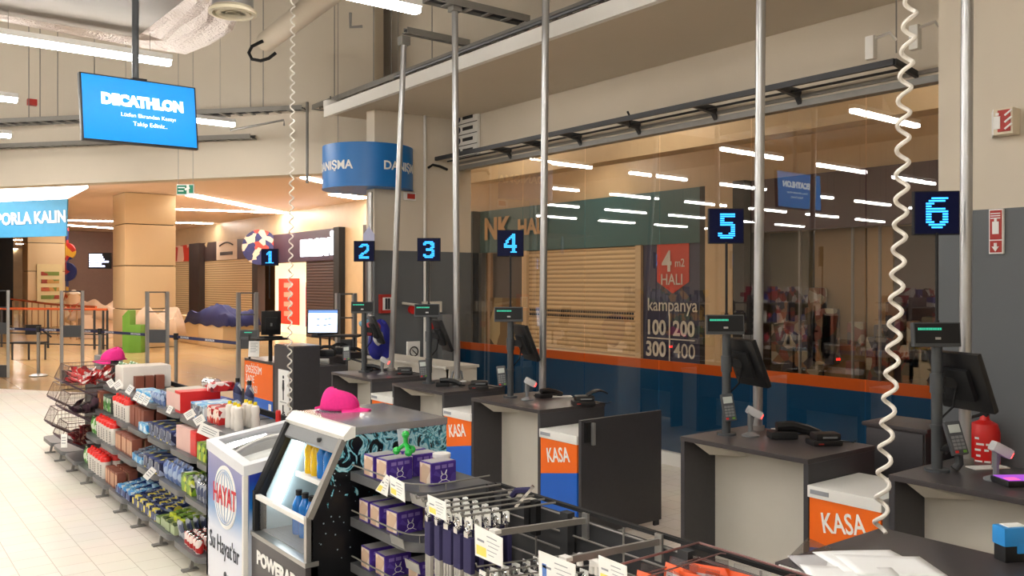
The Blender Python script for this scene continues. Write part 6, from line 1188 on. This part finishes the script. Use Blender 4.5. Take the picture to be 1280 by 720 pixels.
obj('silver_buckle', MB().bar(c+Vector((-.06, .03, -.05)), c+Vector((0, -.02, .04)), .03, .012), CHROME, t); obj('navy_loop', MB().tube([c+Vector((0, .0, .02)), c+Vector((-.03, .06, .01)), c+Vector((-.03, .09, -.02))], .014, 6), NAVYS, t)
for k, (u, v) in enumerate(((736, 704), (752, 714))): c = P(u, v, X=2.2); obj('white_hook', MB().tube([c+Vector((0, .05, -.02)), c+Vector((0, .05, .015)), c+Vector((0, .0, .025)), c+Vector((0, -.05, .015)), c+Vector((0, -.05, -.03))], .014, 8), WHITE, None, ['white curved plastic handle behind the second price card', 'white curved plastic handle between the last two price cards'][k], 'handle')
card([(534, 618), (557, 628), (558, 652), (536, 641)], 1.93, 'white and yellow price card at the left end of the hook rack'); card([(593, 655), (628, 673), (628, 709), (594, 694)], 1.93, 'large white price card with yellow corner on the first grey bar'); card([(673, 688), (719, 706), (719, 746), (674, 728)], 1.93, 'large white price card with blue picture on the second grey bar', False, True); card([(748, 694), (783, 708), (784, 742), (749, 728)], 1.93, 'white and yellow price card in front of the orange packets')
# ================================================================ near counter
t = thing('near_counter', 'nearest dark topped counter with pale side in the bottom right corner', 'counter', (2.88, 1.1, 0)); obj('worktop', MB().box(2.53, 3.22, .35, 1.81, .868, .9, bev=.003), DARKT, t); obj('pale_side', MB().box(2.56, 2.59, .4, 1.78, .0, .868), CREAMP, t); obj('side_panel', MB().box(2.59, 3.18, 1.75, 1.78, 0, .868), DARK, t); obj('side_panel', MB().box(3.15, 3.18, .4, 1.75, 0, .868), DARK, t)
obj('pale_edge', MB().box(2.522, 2.53, .35, 1.79, .845, .897), WHITE, t)
pt_ = [P(985, 701, Z=.902), P(1010, 676, Z=.902), P(1040, 690, Z=.902), P(1025, 735, Z=.902)]
obj('clear_tray', MB().prism(pt_, (0, 0, .012)), PLAST, None, 'clear plastic tray under the papers at the left of the near counter', 'tray')
for k, (u, v, a, l) in enumerate(((1052, 708, -.62, 'white sheet of paper lying leftmost on the near counter'), (1085, 702, -.50, 'white sheet in the middle of the papers on the near counter'), (1112, 708, -.66, 'white sheet lying topmost and rightmost on the near counter'), (1068, 722, -.75, 'white sheet closest to the bottom edge of the picture'))):
    p = P(u, v, Z=.904+.0035*k); M = Matrix.Translation(p) @ Matrix.Rotation(a, 4, 'Z'); t = obj('paper_sheet', MB().grid(lambda i, j: M @ Vector(((i-.5)*.297, (j-.5)*.21, .004*math.sin(i*3+k)+.004)), 8, 6), mat('paper_bright', (.93, .93, .92), rough=.8, noise=0), None, l, 'paper', solid=.0008)
p = P(1264, 700, Z=.9); M = Matrix.Translation(p) @ Matrix.Rotation(-.50, 4, 'Z'); t = thing('date_stamp', 'blue and black self inking stamp standing on the near counter', 'stamp', p); SB = sm('stamp_blue', 50, 150, 225, rough=.35)
obj('foot', MB().box(-.045, .045, -.028, .028, 0, .062, bev=.004, M=M), BLACK, t); obj('body', MB().box(-.05, .05, -.032, .032, .055, .12, bev=.008, M=M), SB, t); obj('body_leg', MB().box(.0, .05, -.033, .033, .03, .07, bev=.004, M=M), SB, t); obj('label_window', MB().box(-.03, .042, -.022, .022, .1195, .1225, M=M), PAPER, t)
# ================================================================ store fittings behind the viewer's left, which the window mirrors
for k, (x, y) in enumerate(((-3.2, 4.5), (-6.2, 4.2), (-3.4, 8.2), (-6.6, 8.8), (-9.8, 6.6), (-4.4, 12.6), (-9.2, 11.8), (-1.9, 14.0))):
    t = thing('store_rack', 'merchandise rack of the store seen only mirrored in the window', 'rack', (x, y, 0)); t['group'] = 'mirrored store racks'
    obj('spine', MB().box(x-1.2, x+1.2, y-.03, y+.03, 0, 1.7), SHELF, t)
    for z in (.15, .6, 1.05, 1.5): obj('shelf', MB().box(x-1.2, x+1.2, y-.4, y+.4, z, z+.03), SHELF, t)
    b = MB(); rr = random.Random(k)
    for z in (.18, .63, 1.08, 1.53):
        xx = x-1.15
        while xx < x+1.0: w_ = rr.uniform(.08, .22); hh = rr.uniform(.15, .38); [b.box(xx, xx+w_, y+s*.37-(.12 if s > 0 else 0), y+s*.37+(0 if s > 0 else .12), z, z+hh) for s in (-1, 1)]; xx += w_+rr.uniform(.01, .08)
    obj('goods', b, patches('rackgoods%d' % (k % 3), [((60, 66, 90), (150, 60, 50), (190, 186, 176), (50, 60, 56)), ((90, 120, 70), (40, 42, 50), (200, 150, 60), (120, 120, 130)), ((40, 60, 130), (210, 206, 200), (60, 50, 60), (160, 40, 60))][k % 3], 5), t, kind='stuff')

# the lamp under the duct hangs from the duct itself
for o in list(bpy.data.objects):
    if o.get('label') == 'nearest and longest white linear lamp, above the blue television':
        for ch in kids(o):
            if ch.name.startswith('suspension_wire'): ch.data = ch.data.copy(); [setattr(v, 'co', Vector((v.co.x, v.co.y, min(v.co.z, .26)))) for v in ch.data.vertices]
